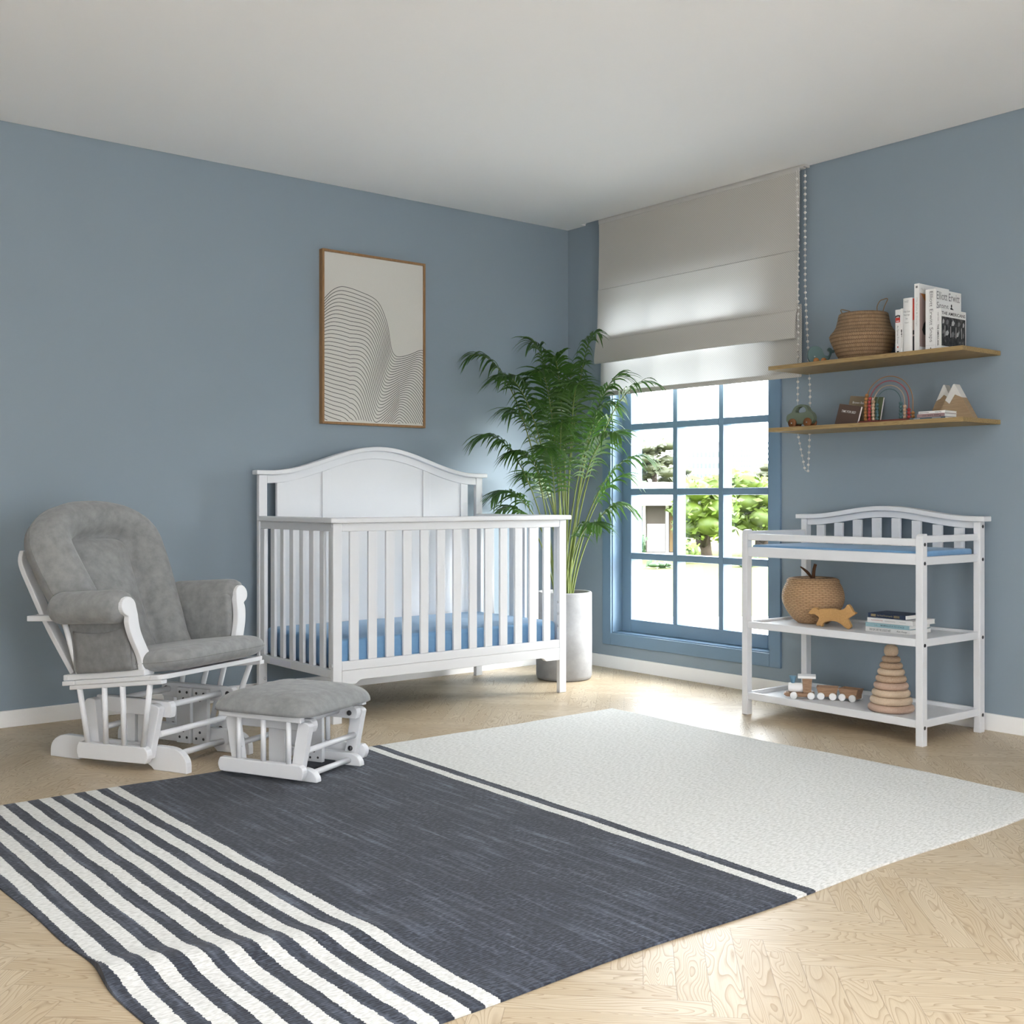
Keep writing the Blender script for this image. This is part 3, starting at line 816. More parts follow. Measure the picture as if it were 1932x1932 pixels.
        for i in range(15):
            f = i / 14; u = lerp(.252, .520, f); row = []
            top = lerp(.497, .528, f) - .016 * math.sin(PI * f)
            for k in range(9):
                g = k / 8; bulge = .010 * math.sin(PI * f) * (.3 + .7 * g) + .004 * math.sin(9 * f) * g
                z = lerp(zt(u, .0415), top, g); uu = u - .022 * g
                row.append((uu, vc + s * (.0325 + bulge), z))
            P.append(row)
        mb.grid(P); o = mb.build('arm_pocket', M['greyp'], t); md = o.modifiers.new('solid', 'SOLIDIFY'); md.thickness = .004; md.offset = 0
    # seat cushion
    mb = MB(); mb.pillow((.478, .18, 0), .232, .272, .050, .040, n=6, p=7.5, fn=lambda q: (q[0], q[1], zt(q[0], .060) + q[2]), seg=72)
    mb.build('seat_cushion', M['grey'], t)
    mb = MB()
    ol = []
    for k in range(73):
        a = 2 * PI * k / 72; ca, sa = math.cos(a), math.sin(a); kk = (abs(ca) ** 6 + abs(sa) ** 6) ** (-1 / 6)
        u, v = .478 + ca * kk * .2325, .18 + sa * kk * .2725; ol.append((u, v, zt(u, .060)))
    mb.tube(ol[:-1], .0016, 6, closed=True); mb.build('seat_seam', M['greyp'], t)
    # back cushion: an arched roll around a centre panel
    cb = Vector((.262, .18, .415)); D = Vector((-.479, 0, .878)); N = Vector((.878, 0, .479)); V = Vector((0, 1, 0))
    outer_h = [(0, .262), (.08, .276), (.18, .292), (.30, .306), (.38, .312)]
    def curve(hw, h0, top, n=30, ns=12, ex=2.3):
        pts = []
        for i in range(ns): h = lerp(-.075, h0, i / ns); pts.append((-interp(hw, h), h))
        w = interp(hw, h0)
        for i in range(n + 1):
            a = PI - PI * i / n; ca, sa = math.cos(a), math.sin(a)
            k = (abs(ca) ** ex + abs(sa) ** ex) ** (-1 / ex)
            pts.append((w * ca * k, h0 + (top - h0) * sa * k))
        for i in range(ns - 1, -1, -1): h = lerp(-.075, h0, i / ns); pts.append((interp(hw, h), h))
        return pts
    O = curve([(0, .245), (.10, .268), (.20, .288), (.32, .308), (.42, .315)], .42, .625, ex=2.2)
    P_ = curve([(0, .090), (.15, .108), (.30, .130), (.40, .146)], .410, .470, ex=3.2)
    rows = []; nr = 16
    for j in range(nr + 1):
        f = j / nr; row = []
        for (a, b) in zip(O, P_):
            w = lerp(a[0], b[0], f); h = lerp(a[1], b[1], f)
            off = .100 * max(0, math.sin(PI * min(1, f ** .92))) ** .58 - .006 + .0022 * math.sin(46 * a[0]) * max(0, (a[1] - .3) / .3) * f * (1 if f < 1 else 0)
            if f == 0: off = -.006
            row.append(cb + V * w + D * h + N * off)
        rows.append(row)
    base_off = -.006
    for j in range(1, 9):
        f = j / 8; row = []
        for (a, b) in zip(O, P_):
            w = b[0] * (1 - f); h = lerp(b[1], min(b[1], .36), f)
            row.append(cb + V * w + D * h + N * (base_off + .052 * math.sin(PI / 2 * min(1, f * 1.15)) ** .5))
        rows.append(row)
    mb = MB(); mb.grid(rows, flip=False)
    back = []
    for f in (0, .06, .25, .6, 1.0):
        row = []
        for a in O:
            w = a[0] * (1 - f) if f > .06 else a[0] * (1 - f * .3); h = lerp(a[1], min(a[1], .36), f) if f > .06 else a[1] * (1 - f * .2)
            row.append(cb + V * w + D * h + N * (-.006 if f == 0 else -.045))
        back.append(row)
    mb.grid(back, flip=True); mb.build('back_cushion', M['grey'], t)
    mb = MB(); mb.tube([cb + V * p[0] * .995 + D * p[1] * .998 + N * (-.004) for p in O], .0022, 6); mb.build('back_seam', M['greyp'], t)
    # bent back slats
    for v in (-.065, .425):
        s = -1 if v < .18 else 1
        pr = [(.185, v - s * .02, .335), (.075, v - s * .005, .500), (-.010, v, .640), (-.062, v + s * .002, .735), (-.066, v - s * .008, .785)]
        c = smooth_curve(pr, 5); mb = MB(); vs = []
        for i, p in enumerate(c):
            tt = (c[min(i + 1, len(c) - 1)] - c[max(i - 1, 0)]).normalized(); nn = Vector((tt.z, 0, -tt.x))
            vs.append([p + nn * .011 + V * .021, p + nn * .011 - V * .021, p - nn * .011 - V * .021, p - nn * .011 + V * .021])
        flat = [q for r in vs for q in r]; fs = []
        for i in range(len(vs) - 1):
            for k in range(4): fs.append([i * 4 + k, i * 4 + (k + 1) % 4, i * 4 + 4 + (k + 1) % 4, i * 4 + 4 + k])
        fs += [[3, 2, 1, 0], [len(flat) - 4 + k for k in range(4)]]
        mb.add(flat, fs); mb.build('back_slat', W, t, bevel=.003)
    mb = MB(); mb.hexa([(.02, -.075, .522), (.042, -.075, .522), (.042, .435, .522), (.02, .435, .522), (.008, -.075, .548), (.03, -.075, .548), (.03, .435, .548), (.008, .435, .548)]); mb.build('back_crossrail', W, t, bevel=.003)
glider()

def ottoman():
    t = rot2('glider_ottoman', 'grey cushioned gliding ottoman with white frame standing on the rug edge', 'ottoman', (-2.695, -1.732), -64.63, .0088)
    W = M['white']
    L = .405; u0 = -L
    for v0, v1 in ((0, .028), (.270, .298)):
        mb = MB(); mb.prism([(p[0] - L, p[1]) for p in rail_profile(L, .045, .075, .085, .05, .055, .012)], 1, v0, v1); mb.build('base_rail', W, t, bevel=.003, angle=40)
        mb = MB(); mb.prism(bar_profile(-.375, -.018, .171, .171, .216, .216, .008), 1, v0, v1); mb.build('cross_bar', W, t, bevel=.003, angle=40)
    for v0, v1 in ((.0285, .046), (.252, .2695)):
        mb = MB(); mb.box(-.226, -.155, v0, v1, .003, .200); mb.build('base_block', W, t, bevel=.002)
    for v0, v1 in ((-.029, -.002), (.300, .327)):
        for a, b in (((-.315, .035), (-.345, .200)), ((-.066, .035), (-.034, .200))):
            mb = MB(); mb.prism(link_profile(a, b, .023, .025), 1, v0, v1); mb.build('swing_link', W, t, bevel=.003, angle=40)
    for sgn in (0, 1):
        def mv(v): return v if not sgn else .298 - v
        mb = MB(); mb.prism(bar_profile(-.378, -.022, .018, .017, .067, .067, .010), 1, mv(-.056), mv(-.0305)); mb.build('swing_bar', W, t, bevel=.003, angle=40)
        for u in (-.297, -.192, -.085):
            mb = MB(); mb.tube([(u, mv(-.044), .064), (u, mv(-.044), .212)], .0095, 12); mb.build('spindle', W, t)
        mb = MB(); a, b = sorted((mv(-.056), mv(-.030))); mb.box(-.378, -.028, a, b, .2115, .231); mb.build('side_rail', W, t, bevel=.002)
    mb = MB(); mb.box(-.370, -.040, -.0295, .3275, .222, .231); mb.build('seat_board', W, t, bevel=.002)
    for (u, z, v0, v1) in ((-.100, .196, .0285, .2695), (-.046, .106, -.0015, .2995), (-.050, .020, .0285, .2695), (-.335, .106, -.0015, .2995)):
        mb = MB(); mb.tube([(u, v0, z), (u, v1, z)], .0105, 12); mb.build('dowel', W, t)
    mb = MB(); mb.pillow((-.203, .149, .232), .214, .224, .070, .001, n=7, p=4.2, seg=72)
    mb.build('cushion', M['grey'], t)
    bm = MB(); bm.lathe([(0, 0), (.0095, 0), (.0095, .004), (.006, .008), (.0025, .010)], n=14); bo = bm.build('bolt', M['bolt'], t); place(bo, (-.047, .2695, .192), (R(90), 0, 0))
    copy_part(bo, t, (-.062, .2995, .056), (R(90), 0, 0))
    sm = MB(); sm.lathe([(0, 0), (.0045, 0), (.004, .001)], n=12); so = sm.build('screw', M['bolt'], t); first = True
    for (du, z) in ((-.017, .018), (.017, .020), (0, .042)):
        p = (-.190 + du, .2515, z)
        if first: place(so, p, (R(90), 0, 0)); first = False
        else: copy_part(so, t, p, (R(90), 0, 0))
    copy_part(so, t, (-.300, -.0295, .105), (R(90), 0, 0))
ottoman()

# ------------------------------------------------------------------ rug
def rug():
    mb = MB(); nx, ny = 240, 180; P = []; Q = []
    for i in range(nx + 1):
        fx = i / nx; r1 = []; r2 = []
        for j in range(ny + 1):
            fy = j / ny
            xl = lerp(-3.828, -3.838, fy); x = lerp(xl, -.924, fx)
            y = lerp(-1.336, -3.455, fy)
            # gently wandering edges
            ex = .012 * math.sin(y * 4.1 + .6) * (fx ** 6) + .006 * math.sin(y * 7.0) * ((1 - fx) ** 8)
            ey = .007 * math.sin(x * 6.3 + 1.0) * (fy ** 8) + .005 * math.sin(x * 5.1) * ((1 - fy) ** 8)
            # a pulled-up crease across the striped end
            g = math.exp(-((y + 2.93 + .25 * (x + 3.5)) / .075) ** 2); fade = max(0, min(1, (-3.0 - x) / .55))
            z = .006 + .016 * g * fade + .004 * math.exp(-((x + 2.0) / .05) ** 2) * (fy ** 20)
            x += .020 * math.exp(-((y + 2.86 + .25 * (x + 3.5)) / .12) ** 2) * fade
            z += .0012 * math.sin(x * 13 + y * 5) * math.sin(y * 9) + .0012
            if i in (0, nx) or j in (0, ny): z -= .0022
            r1.append((x + ex, y + ey, z)); r2.append((x + ex, y + ey, .0008))
        P.append(r1); Q.append(r2)
    mb.grid(P, flip=True)
    # rim
    def rim(seq, flip):
        mb.grid([[p for p, q in seq], [q for p, q in seq]], flip=flip)
    rim([(P[i][0], Q[i][0]) for i in range(nx + 1)], True); rim([(P[i][ny], Q[i][ny]) for i in range(nx + 1)], False)
    rim([(P[0][j], Q[0][j]) for j in range(ny + 1)], False); rim([(P[nx][j], Q[nx][j]) for j in range(ny + 1)], True)
    o = mb.build('area_rug', M['rug'])
    tag(o, 'flat woven rug with navy stripes, a navy field and a cream end', 'rug')
    # whipped edge
    return o
rug()

# ------------------------------------------------------------------ changing table
def table():
    t = thing('changing_table', 'white wooden baby changing table with two open shelves by the window', 'changing table', (-.295, -2.24, 0))
    off = t.location; W = M['white']
    def B(name, x0, x1, y0, y1, z0, z1, m=W, b=.003):
        mb = MB(off); mb.box(x0, x1, y0, y1, z0, z1); return mb.build(name, m, t, bevel=b)
    xf, xb = -.531, -.058; yl, yr = -1.786, -2.697; pw = .031; ps = .034
    for y0, y1 in ((yl - pw, yl), (yr, yr + pw)):
        # front post with a rounded outer top corner
        pts = [(xf, 0), (xf + ps, 0), (xf + ps, .842)]
        for i in range(7): a = PI / 2 + PI / 2 * i / 6; pts.append((xf + .022 + .022 * math.cos(a), .820 + .022 * math.sin(a)))
        mb = MB(off); mb.prism(pts, 1, y0, y1); mb.build('front_post', W, t, bevel=.002)
        B('back_post', xb - .038, xb, y0, y1, 0, .886)
    e = .0004
    for name, z0, z1 in (('guard_rail', .793, .823), ('pad_rail', .718, .763), ('shelf_rail', .393, .425), ('shelf_rail', .070, .103)):
        B(name, xf + .003, xf + .021, yr + pw + e, yl - pw - e, z0, z1)
    for y0, y1 in ((yl - pw + .004, yl - pw + .022), (yr + pw - .022, yr + pw - .004)):
        for name, z0, z1 in (('side_rail', .806, .834), ('side_rail', .717, .750), ('shelf_side', .392, .424), ('shelf_side', .070, .102)):
            B(name, xf + ps + e, xb - .038 - e, y0, y1, z0, z1)
    for z0, z1 in ((.717, .745), (.392, .424), (.070, .102)):
        B('back_rail', xb - .026, xb - .008, yr + pw + e, yl - pw - e, z0, z1)
    for z0, z1 in ((.735, .744), (.402, .413), (.074, .085)):
        B('shelf_panel', xf + .0215, xb - .0265, yr + pw + e, yl - pw - e, z0, z1, b=0)
    # arched back
    yc = (yl + yr) / 2
    def crest(y): return .041 * .5 * (1 + math.cos(PI * min(1, abs(y - yc) / .42)))
    ys = [lerp(yr - .024, yl + .024, i / 48) for i in range(49)]
    mb = MB(off); mb.prism([(y, .8865 + crest(y)) for y in ys] + [(y, .908 + crest(y)) for y in reversed(ys)], 0, xb - .050, xb + .010); mb.build('back_cap', W, t, bevel=.003, angle=50)
    ys = [lerp(yr + pw + e, yl - pw - e, i / 44) for i in range(45)]
    mb = MB(off); mb.prism([(y, .857 + crest(y)) for y in ys] + [(y, .886 + crest(y)) for y in reversed(ys)], 0, xb - .030, xb - .010); mb.build('back_arch', W, t, bevel=.002, angle=50)
    sl = [-1.866, -1.910, -1.965, -2.011, -2.066, -2.112, -2.167, -2.212, -2.268, -2.312, -2.369, -2.414, -2.470, -2.515, -2.571, -2.615]
    for i in range(8):
        y0, y1 = sl[2 * i + 1], sl[2 * i]
        B('back_slat', xb - .026, xb - .012, y0, y1, .7455, .8565 + crest((y0 + y1) / 2) - .001, b=.002)
    bm = MB(); bm.lathe([(0, 0), (.0075, 0), (.0072, .0014), (.004, .002)], n=14); bo = bm.build('bolt', M['bolt'], t); first = True
    for x, z in ((-.515, .80), (-.515, .725), (-.515, .40), (-.515, .073), (-.075, .865), (-.075, .727), (-.075, .40), (-.075, .074)):
        p = Vector((x, yr - .0002, z)) - Vector(off)
        if first: place(bo, p, (R(90), 0, 0)); first = False
        else: copy_part(bo, t, p, (R(90), 0, 0))
    mb = MB((-.30, -2.24, .7445)); mb.box(-.505, -.090, yr + pw + .006, yl - pw - .006, .7445, .772)
    o = mb.build('changing_pad', M['blue_fab'], None, bevel=.009, seg=4); o.location = (-.30, -2.24, .7445)
    for p in o.data.polygons: p.use_smooth = True
    tag(o, 'thin blue changing pad lying on top of the white changing table', 'changing pad')
table()

# ------------------------------------------------------------------ floating shelves
for z, lab in ((1.604, 'upper floating oak shelf holding the woven basket and upright white books'), (1.314, 'lower floating oak shelf holding the abacus, toy car and mountains')):
    mb = MB((0, -2.244, z - .0095)); mb.box(-.30, -.0005, -2.736, -1.752, z - .019, z)
    o = mb.build('floating_shelf', M['oak'], None, bevel=.0015); o.location = (0, -2.244, z - .0095); tag(o, lab, 'shelf', 'floating oak shelves')

# ------------------------------------------------------------------ framed print
def picture():
    A = (-1.706, -1.068, 1.365, 2.260)
    t = thing('framed_print', 'framed print of black wavy lines on the blue wall above the crib', 'picture', (-1.387, 0, 1.365))
    off = t.location; x0, x1, z0, z1 = A; w = .012
    mb = MB(off); y0, y1 = -.034, -.0005
    mb.box(x0, x0 + w, y0, y1, z0, z1); mb.box(x1 - w, x1, y0, y1, z0, z1); mb.box(x0 + w, x1 - w, y0, y1, z0, z0 + w); mb.box(x0 + w, x1 - w, y0, y1, z1 - w, z1)
    mb.build('picture_frame', M['frame_oak'], t, bevel=.001)
    px0, px1, pz0, pz1 = x0 + w + .0005, x1 - w - .0005, z0 + w + .0005, z1 - w - .0005
    mb = MB(off); mb.box(px0, px1, -.026, -.006, pz0, pz1); mb.build('print_sheet', M['canvas'], t)
    g = [(-.2, .42), (-.1, .36), (0, .281), (.08, .225), (.16, .197), (.24, .197), (.345, .211), (.48, .238), (.546, .272), (.60, .34), (.636, .415), (.657, .50), (.673, .545), (.70, .572), (.73, .582), (.80, .575), (.885, .555), (.96, .532), (1.0, .529), (1.05, .545), (1.12, .60), (1.22, .72), (1.34, .86), (1.5, 1.02)]
    mb = MB(off); Wd, Hd = px1 - px0, pz1 - pz0
    for n in range(48):
        sh = .0094 * n; pts = []
        for i in range(121):
            s = i / 120
            sp = lerp(.0236, .0148, min(1, max(0, (s - .25) / .5)))
            soft = min(.10, .0018 * n + .002); q = s + sh
            gg = sum(interp(g, q + soft * k) for k in (-1, -.5, 0, .5, 1)) / 5
            pts.append((s, gg + sp * n + .006 * math.sin(18 * s) * min(1, n / 30) * (1 - s)))
        for i in range(120):
            (s0, t0), (s1, t1) = pts[i], pts[i + 1]
            if max(t0, t1) > .994 or min(t0, t1) < .02: continue
            a = Vector((px0 + s0 * Wd, -.0263, pz1 - t0 * Hd)); b = Vector((px0 + s1 * Wd, -.0263, pz1 - t1 * Hd))
            d = (b - a).normalized(); nn = Vector((-d.z, 0, d.x)) * .00145
            mb.add([a - nn, b - nn, b + nn, a + nn], [(0, 1, 2, 3)])
    mb.build('line_drawing', M['ink'], t)
picture()

# ------------------------------------------------------------------ palm in a pot
CAM = Vector((-4.663, -5.227, .986)); FW = Vector((.6289, .7775, 0)); RT = Vector((.7775, -.6289, 0)); FPX = 2181.0
def at_px(px, py, depth):
    return CAM + FW * depth + RT * ((px - 966) / FPX * depth) + Vector((0, 0, (939 - py) / FPX * depth))
def palm():
    c = Vector((-.469, -.494, 0)); t = thing('potted_palm', 'tall green areca palm in a pale concrete pot beside the window', 'plant', c)
    mb = MB(); r = .152
    mb.lathe([(.0, 0), (r - .018, 0), (r - .006, .006), (r, .022), (r + .001, .2), (r, .468), (r - .004, .474), (r - .014, .474), (r - .017, .468), (r - .018, .42), (r - .019, .30), (0, .30)], n=64, cap=False)
    mb.build('pot', M['concrete'], t)
    mb = MB(); mb.lathe([(0, .405), (r - .05, .41), (r - .021, .40), (r - .021, .33), (0, .33)], n=40, cap=False); mb.build('soil', M['soil'], t)
    dep = (c - CAM).dot(FW)
    rnd = random.Random(11)
    # (tip px, tip py, depth offset, first leaflet fraction, leaflet size)
    fr = [(884, 674, .02, .48, 1.0), (938, 712, -.25, .52, .95), (1000, 648, .12, .48, 1.0), (1044, 674, -.12, .45, 1.0), (1128, 630, .05, .48, .85), (1092, 725, -.30, .48, .95), (1180, 714, .10, .50, 1.0), (1238, 726, -.10, .52, 1.0), (1230, 868, .02, .50, .95), (1216, 905, .18, .52, .9),
          (1188, 960, -.08, .52, .85), (899, 828, .06, .50, 1.0), (930, 936, .22, .60, .8), (940, 964, .14, .60, .75), (952, 778, .22, .48, .95), (962, 858, -.10, .50, .9), (1150, 790, .24, .48, .95), (1060, 800, -.36, .45, .9), (1135, 996, -.22, .55, .7), (1010, 760, .30, .45, .95), (985, 900, .25, .55, .75), (1170, 822, -.28, .5, .95), (1015, 702, -.26, .46, .95), (1085, 690, .28, .45, .9), (1160, 765, .0, .47, .95), (1030, 850, -.38, .48, .8)]
    for k, (px, py, dz, f0, sz) in enumerate(fr):
        tip = at_px(px, py, dep + dz) - c
        if tip.y > .42: tip.y = .42
        if tip.x > .40: tip.x = .40
        a = rnd.uniform(0, 2 * PI); rad = rnd.uniform(.01, .04)
        base = Vector((rad * math.cos(a) + tip.x * .03, rad * math.sin(a) + tip.y * .03, .40))
        hor = Vector((tip.x - base.x, tip.y - base.y, 0)); rise = tip.z - base.z
        droop = .10 + .35 * hor.length
        p1 = base + hor * .10 + Vector((0, 0, rise * .52 + .02)); p2 = base + hor * .55 + Vector((0, 0, rise * .98 + droop * .55))
        C = []
        N = 30
        for i in range(N + 1):
            s = i / N; q = (1 - s)
            C.append(base * q ** 3 + p1 * 3 * q * q * s + p2 * 3 * q * s * s + tip * s ** 3)
        mb = MB(); mb.tube(C, [lerp(.0062, .0012, (i / N) ** .8) for i in range(N + 1)], 6, mi=1)
        nl = 23
        for i in range(nl):
            f = f0 + (1 - f0) * (i + .3) / nl; x = f * N; i0 = min(N - 1, int(x)); P = C[i0].lerp(C[i0 + 1], x - i0); T = (C[i0 + 1] - C[i0]).normalized()
            side = T.cross(Vector((0, 0, 1)))
            if side.length < .05: side = hor.cross(Vector((0, 0, 1)))
            side.normalize(); up = side.cross(T).normalized()
            g = (i + .3) / nl
            ln = sz * (.235 * (math.sin(PI * (g * .80 + .16)) ** .7)) * rnd.uniform(.85, 1.12)
            wd = .0078 * (.75 + .4 * math.sin(PI * g))
            for s in (-1, 1):
                fwd = lerp(.55, 1.25, g) + rnd.uniform(-.12, .12)
                d = (side * s + T * fwd + up * rnd.uniform(.15, .42)).normalized(); wv = (d.cross(up)).normalized()
                dr = rnd.uniform(.45, .95) * ln
                rows = []
                for m in range(6):
                    e = m / 5
                    q = P + d * ln * e - Vector((0, 0, 1)) * dr * e * e
                    w = wd * (math.sin(PI * min(1, .12 + e * .88)) ** .8 if e < 1 else 0)
                    w = max(w, .0004)
                    vv = up * (w * .35)
                    rows.append([q - wv * w + vv, q, q + wv * w + vv])
                # keep clear of the walls
                if any((p.y + c.y > -.006 or p.x + c.x > -.10 or (p.x + c.x < -.73 and p.z < .905 and -.87 < p.y + c.y < -.09)) for r_ in rows for p in r_): continue
                mb.grid(rows, mi=0)
        mb.build('frond', [M['palm'], M['stem']], t)
palm()

# ------------------------------------------------------------------ books
def book(label, loc, rot, depth, thick, height, cover, group=None, lettering=None, mats=None, cat='book', round_spine=False, cover_t=.0022):
    """local frame: +X from spine to fore-edge, Y thickness (0..thick), Z height (0..height)"""
    t = thing('book', label, cat, loc, 0, group, rot)
    c = cover_t; mb = MB()
    if round_spine:
        pts = [(depth, 0), (depth, c), (.006, c)] ; n = 10
        arc = [(.006 - .008 * math.sin(PI * i / n), thick / 2 - (thick / 2) * math.cos(PI * i / n)) for i in range(n + 1)]
        outer = [(depth, 0)] + arc + [(depth, thick), (depth, thick - c)]
        inner = [(.006 - .005 * math.sin(PI * i / n), thick / 2 - (thick / 2 - c) * math.cos(PI * i / n)) for i in range(n, -1, -1)]
        mb.prism(outer + inner + [(depth, c)], 2, 0, height)
    else:
        mb.prism([(0, 0), (depth, 0), (depth, c), (c, c), (c, thick - c), (depth, thick - c), (depth, thick), (0, thick)], 2, 0, height)
    mb.build('cover', cover, t, bevel=.0006)
    mb = MB(); mb.box(c + .0004 if not round_spine else .003, depth - .003, c + .0002, thick - c - .0002, .002, height - .002); mb.build('pages', M['paper'], t)
    if lettering:
        mb = MB(); lettering(mb, depth, thick, height); mb.build('lettering', mats, t)
    return t
SP_R, SP_U = (0, 0, -1), (0, -1, 0)       # spine text reading downwards: right dir, up dir (facing -X)
CV_R, CV_U = (1, 0, 0), (0, 0, 1)         # front cover facing -Y: text right dir, up dir
HS_R, HS_U = (0, -1, 0), (0, 0, 1)        # horizontal lettering across a spine facing -X
z1s = 1.6042
grp = 'upright books on the upper shelf'
def L_eames(mb, d, t, h):
    put_rect(mb, (0, t - .0008, h * .71), HS_R, HS_U, t - .0016, .030, 0); put_rect(mb, (-.0002, t - .0008, h * .71), HS_R, HS_U, t - .0016, .020, 1)
    put_rect(mb, (-.0006, t * .8, h * .71 + .021), HS_R, HS_U, t * .6, .003, 3); put_rect(mb, (-.0006, t * .8, h * .71 + .004), HS_R, HS_U, t * .6, .003, 3)
    put_text(mb, 'An Eames Primer', (0, t * .66, h * .64), SP_R, SP_U, .080, .008, 2)
    put_rect(mb, (0, t * .75, h * .87), HS_R, HS_U, t * .5, .002, 2); put_rect(mb, (0, t * .75, h * .84), HS_R, HS_U, t * .5, .002, 2)
    put_rect(mb, (0, t * .62, .026), HS_R, HS_U, t * .25, .006, 1); put_rect(mb, (0, t * .7, .006), HS_R, HS_U, t * .4, .006, 0)
def bk(y_left, y_right, z_top, x0, depth, label, cover, let=None, mats=None, rs=False):
    th = y_left - y_right
    return book(label, (x0, y_right, z1s), None, depth, th, z_top - z1s, cover, grp, let, mats, round_spine=rs)
bk(-2.3955, -2.4195, 1.794, -.25, .13, 'thin white paperback with a red and black spine band beside the basket', M['bk_white'], L_eames, [M['ink'], M['ink_r'], M['ink_g'], M['ink_w']])
def L_slim(mb, d, t, h):
    put_rect(mb, (0, t * .9, h * .42), HS_R, HS_U, t * .7, .003, 0); put_rect(mb, (0, t * .6, h * .36), HS_R, HS_U, t * .25, .026, 0); put_rect(mb, (0, t * .8, h * .47), HS_R, HS_U, t * .5, .012, 0)
    put_rect(mb, (0, t * .6, h * .12), HS_R, HS_U, t * .2, .045, 1)
bk(-2.4200, -2.4295, 1.797, -.248, .13, 'slimmest white paperback with a black mark, squeezed beside the thick novel', M['bk_white'], L_slim, [M['ink'], M['ink_l']])
def L_great(mb, d, t, h):
    for i, (s, w) in enumerate((('What Great', .031), ('Paintings', .027), ('Say', .010), ('Volume 1', .020))):
        put_text(mb, s, (-.0025, t / 2 + w / 2, h * (.735 - .066 * i) - (.0 if i < 3 else .0)), HS_R, HS_U, w, .0085 if i < 3 else .006, 0)
    put_rect(mb, (-.0025, t / 2 + .011, h * .94), HS_R, HS_U, .020, .0018, 1); put_rect(mb, (-.0025, t / 2 + .011, h * .92), HS_R, HS_U, .018, .0018, 1)
bk(-2.4305, -2.4735, 1.838, -.25, .17, 'thick white hardback with a rounded spine and small grey title', M['bk_white'], L_great, [M['ink_g'], M['ink_l']], True)
def L_red(mb, d, t, h):
    put_rect(mb, (0, t, h * .60), HS_R, HS_U, t, h * .40, 0); put_rect(mb, (0, t, 0), HS_R, HS_U, t, h * .30, 1); put_rect(mb, (0, t, h * .33), HS_R, HS_U, t, h * .08, 1)
bk(-2.4745, -2.4855, 1.834, -.243, .17, 'narrow book with a red and black spine between two white ones', M['mauve'], L_red, [M['ink_r'], M['ink']])
def L_style(mb, d, t, h):
    put_text(mb, '70s Style & Design', (0, t * .68, h * .80), SP_R, SP_U, .122, .0085, 0)
    put_rect(mb, (0, t * .7, h * .935), HS_R, HS_U, t * .4, .009, 1)
    o = (0, 0, 0)
    put_text(mb, '70s Style & Design', (.012, 0, h - .030), CV_R, CV_U, .12, .012, 0)
    put_rect(mb, (.004, 0, .022), CV_R, CV_U, d - .008, h - .062, 2)
    put_poly(mb, (0, -.0003, 0), CV_R, CV_U, [(.012, h - .042), (.09, h - .042), (.09, h - .10), (.05, h - .075)], 3)
    put_poly(mb, (0, -.0003, 0), CV_R, CV_U, [(.022, .095), (.034, .075), (.075, .07), (.08, .15), (.05, .135), (.034, .12)], 4)
bk(-2.4862, -2.5088, 1.893, -.25, .235, 'tallest white book with an orange shape on its cover', M['bk_white'], L_style, [M['ink_l'], M['ink_g'], M['mauve'], M['rust'], M['ink']])
def L_snaps(mb, d, t, h):
    put_text(mb, 'Elliott Erwitt Snaps', (0, t * .68, h - .010), SP_R, SP_U, .212, .020, 0)
    put_text(mb, 'Elliott Erwitt', (.008, 0, h - .043), CV_R, CV_U, .178, .033, 0); put_text(mb, 'Snaps', (.008, 0, h - .090), CV_R, CV_U, .090, .036, 0)
    bird = [(.112, h - .072), (.122, h - .068), (.135, h - .074), (.150, h - .082), (.165, h - .090), (.180, h - .105), (.176, h - .106), (.160, h - .095), (.148, h - .092), (.132, h - .093), (.118, h - .084)]
    put_poly(mb, (0, 0, 0), CV_R, CV_U, bird, 1); put_poly(mb, (0, 0, 0), CV_R, CV_U, [(.118, h - .068), (.126, h - .068), (.127, h - .058), (.122, h - .054), (.117, h - .059)], 1)
    put_rect(mb, (0, t - .002, .020), HS_R, HS_U, t - .004, .0008, 2)
    put_poly(mb, (0, t * .55, .006), HS_R, HS_U, [(0, 0), (.006, 0), (.003, .008)], 1)
bk(-2.5385, -2.5855, 1.8605, -.25, .20, 'large thick white book with big thin grey lettering', M['bk_white'], L_snaps, [M['ink_g'], M['ink'], M['ink_l']])
def L_amer(mb, d, t, h):
    put_text(mb, 'THE AMERICANS', (0, t * .72, h * .61), SP_R, SP_U, .088, .0085, 0, .012); put_text(mb, 'ROBERT FRANK', (0, t * .62, h * .90), SP_R, SP_U, .036, .0045, 1)
    put_text(mb, 'THE AMERICANS', (.006, 0, h - .026), CV_R, CV_U, d - .014, .0135, 0, .014)
    put_rect(mb, (.006, 0, .016), CV_R, CV_U, d - .012, h - .050, 2)
    for i, x in enumerate((.030, .074, .116, .160)): put_rect(mb, (x, -.0004, .055), CV_R, CV_U, .0025, .046, 3)
    for i, (x, z, w, q) in enumerate(((.012, .108, .016, .022), (.040, .106, .022, .024), (.082, .104, .026, .024), (.130, .105, .022, .022), (.170, .104, .014, .022), (.012, .066, .014, .018), (.036, .060, .026, .024), (.080, .056, .026, .026), (.122, .060, .018, .022), (.168, .058, .014, .024))):
        put_poly(mb, (x, -.0003, z), CV_R, CV_U, [(0, 0), (w * .7, q * .1), (w, q * .6), (w * .55, q), (w * .1, q * .7)], 1 if i % 2 else 4)
bk(-2.5860, -2.6088, 1.7765, -.25, .198, 'short white book with a dark photo panel on its cover, at the right end', M['bk_white'], L_amer, [M['ink'], M['ink_g'], M['photo'], M['ink_w'], M['ink_l']])

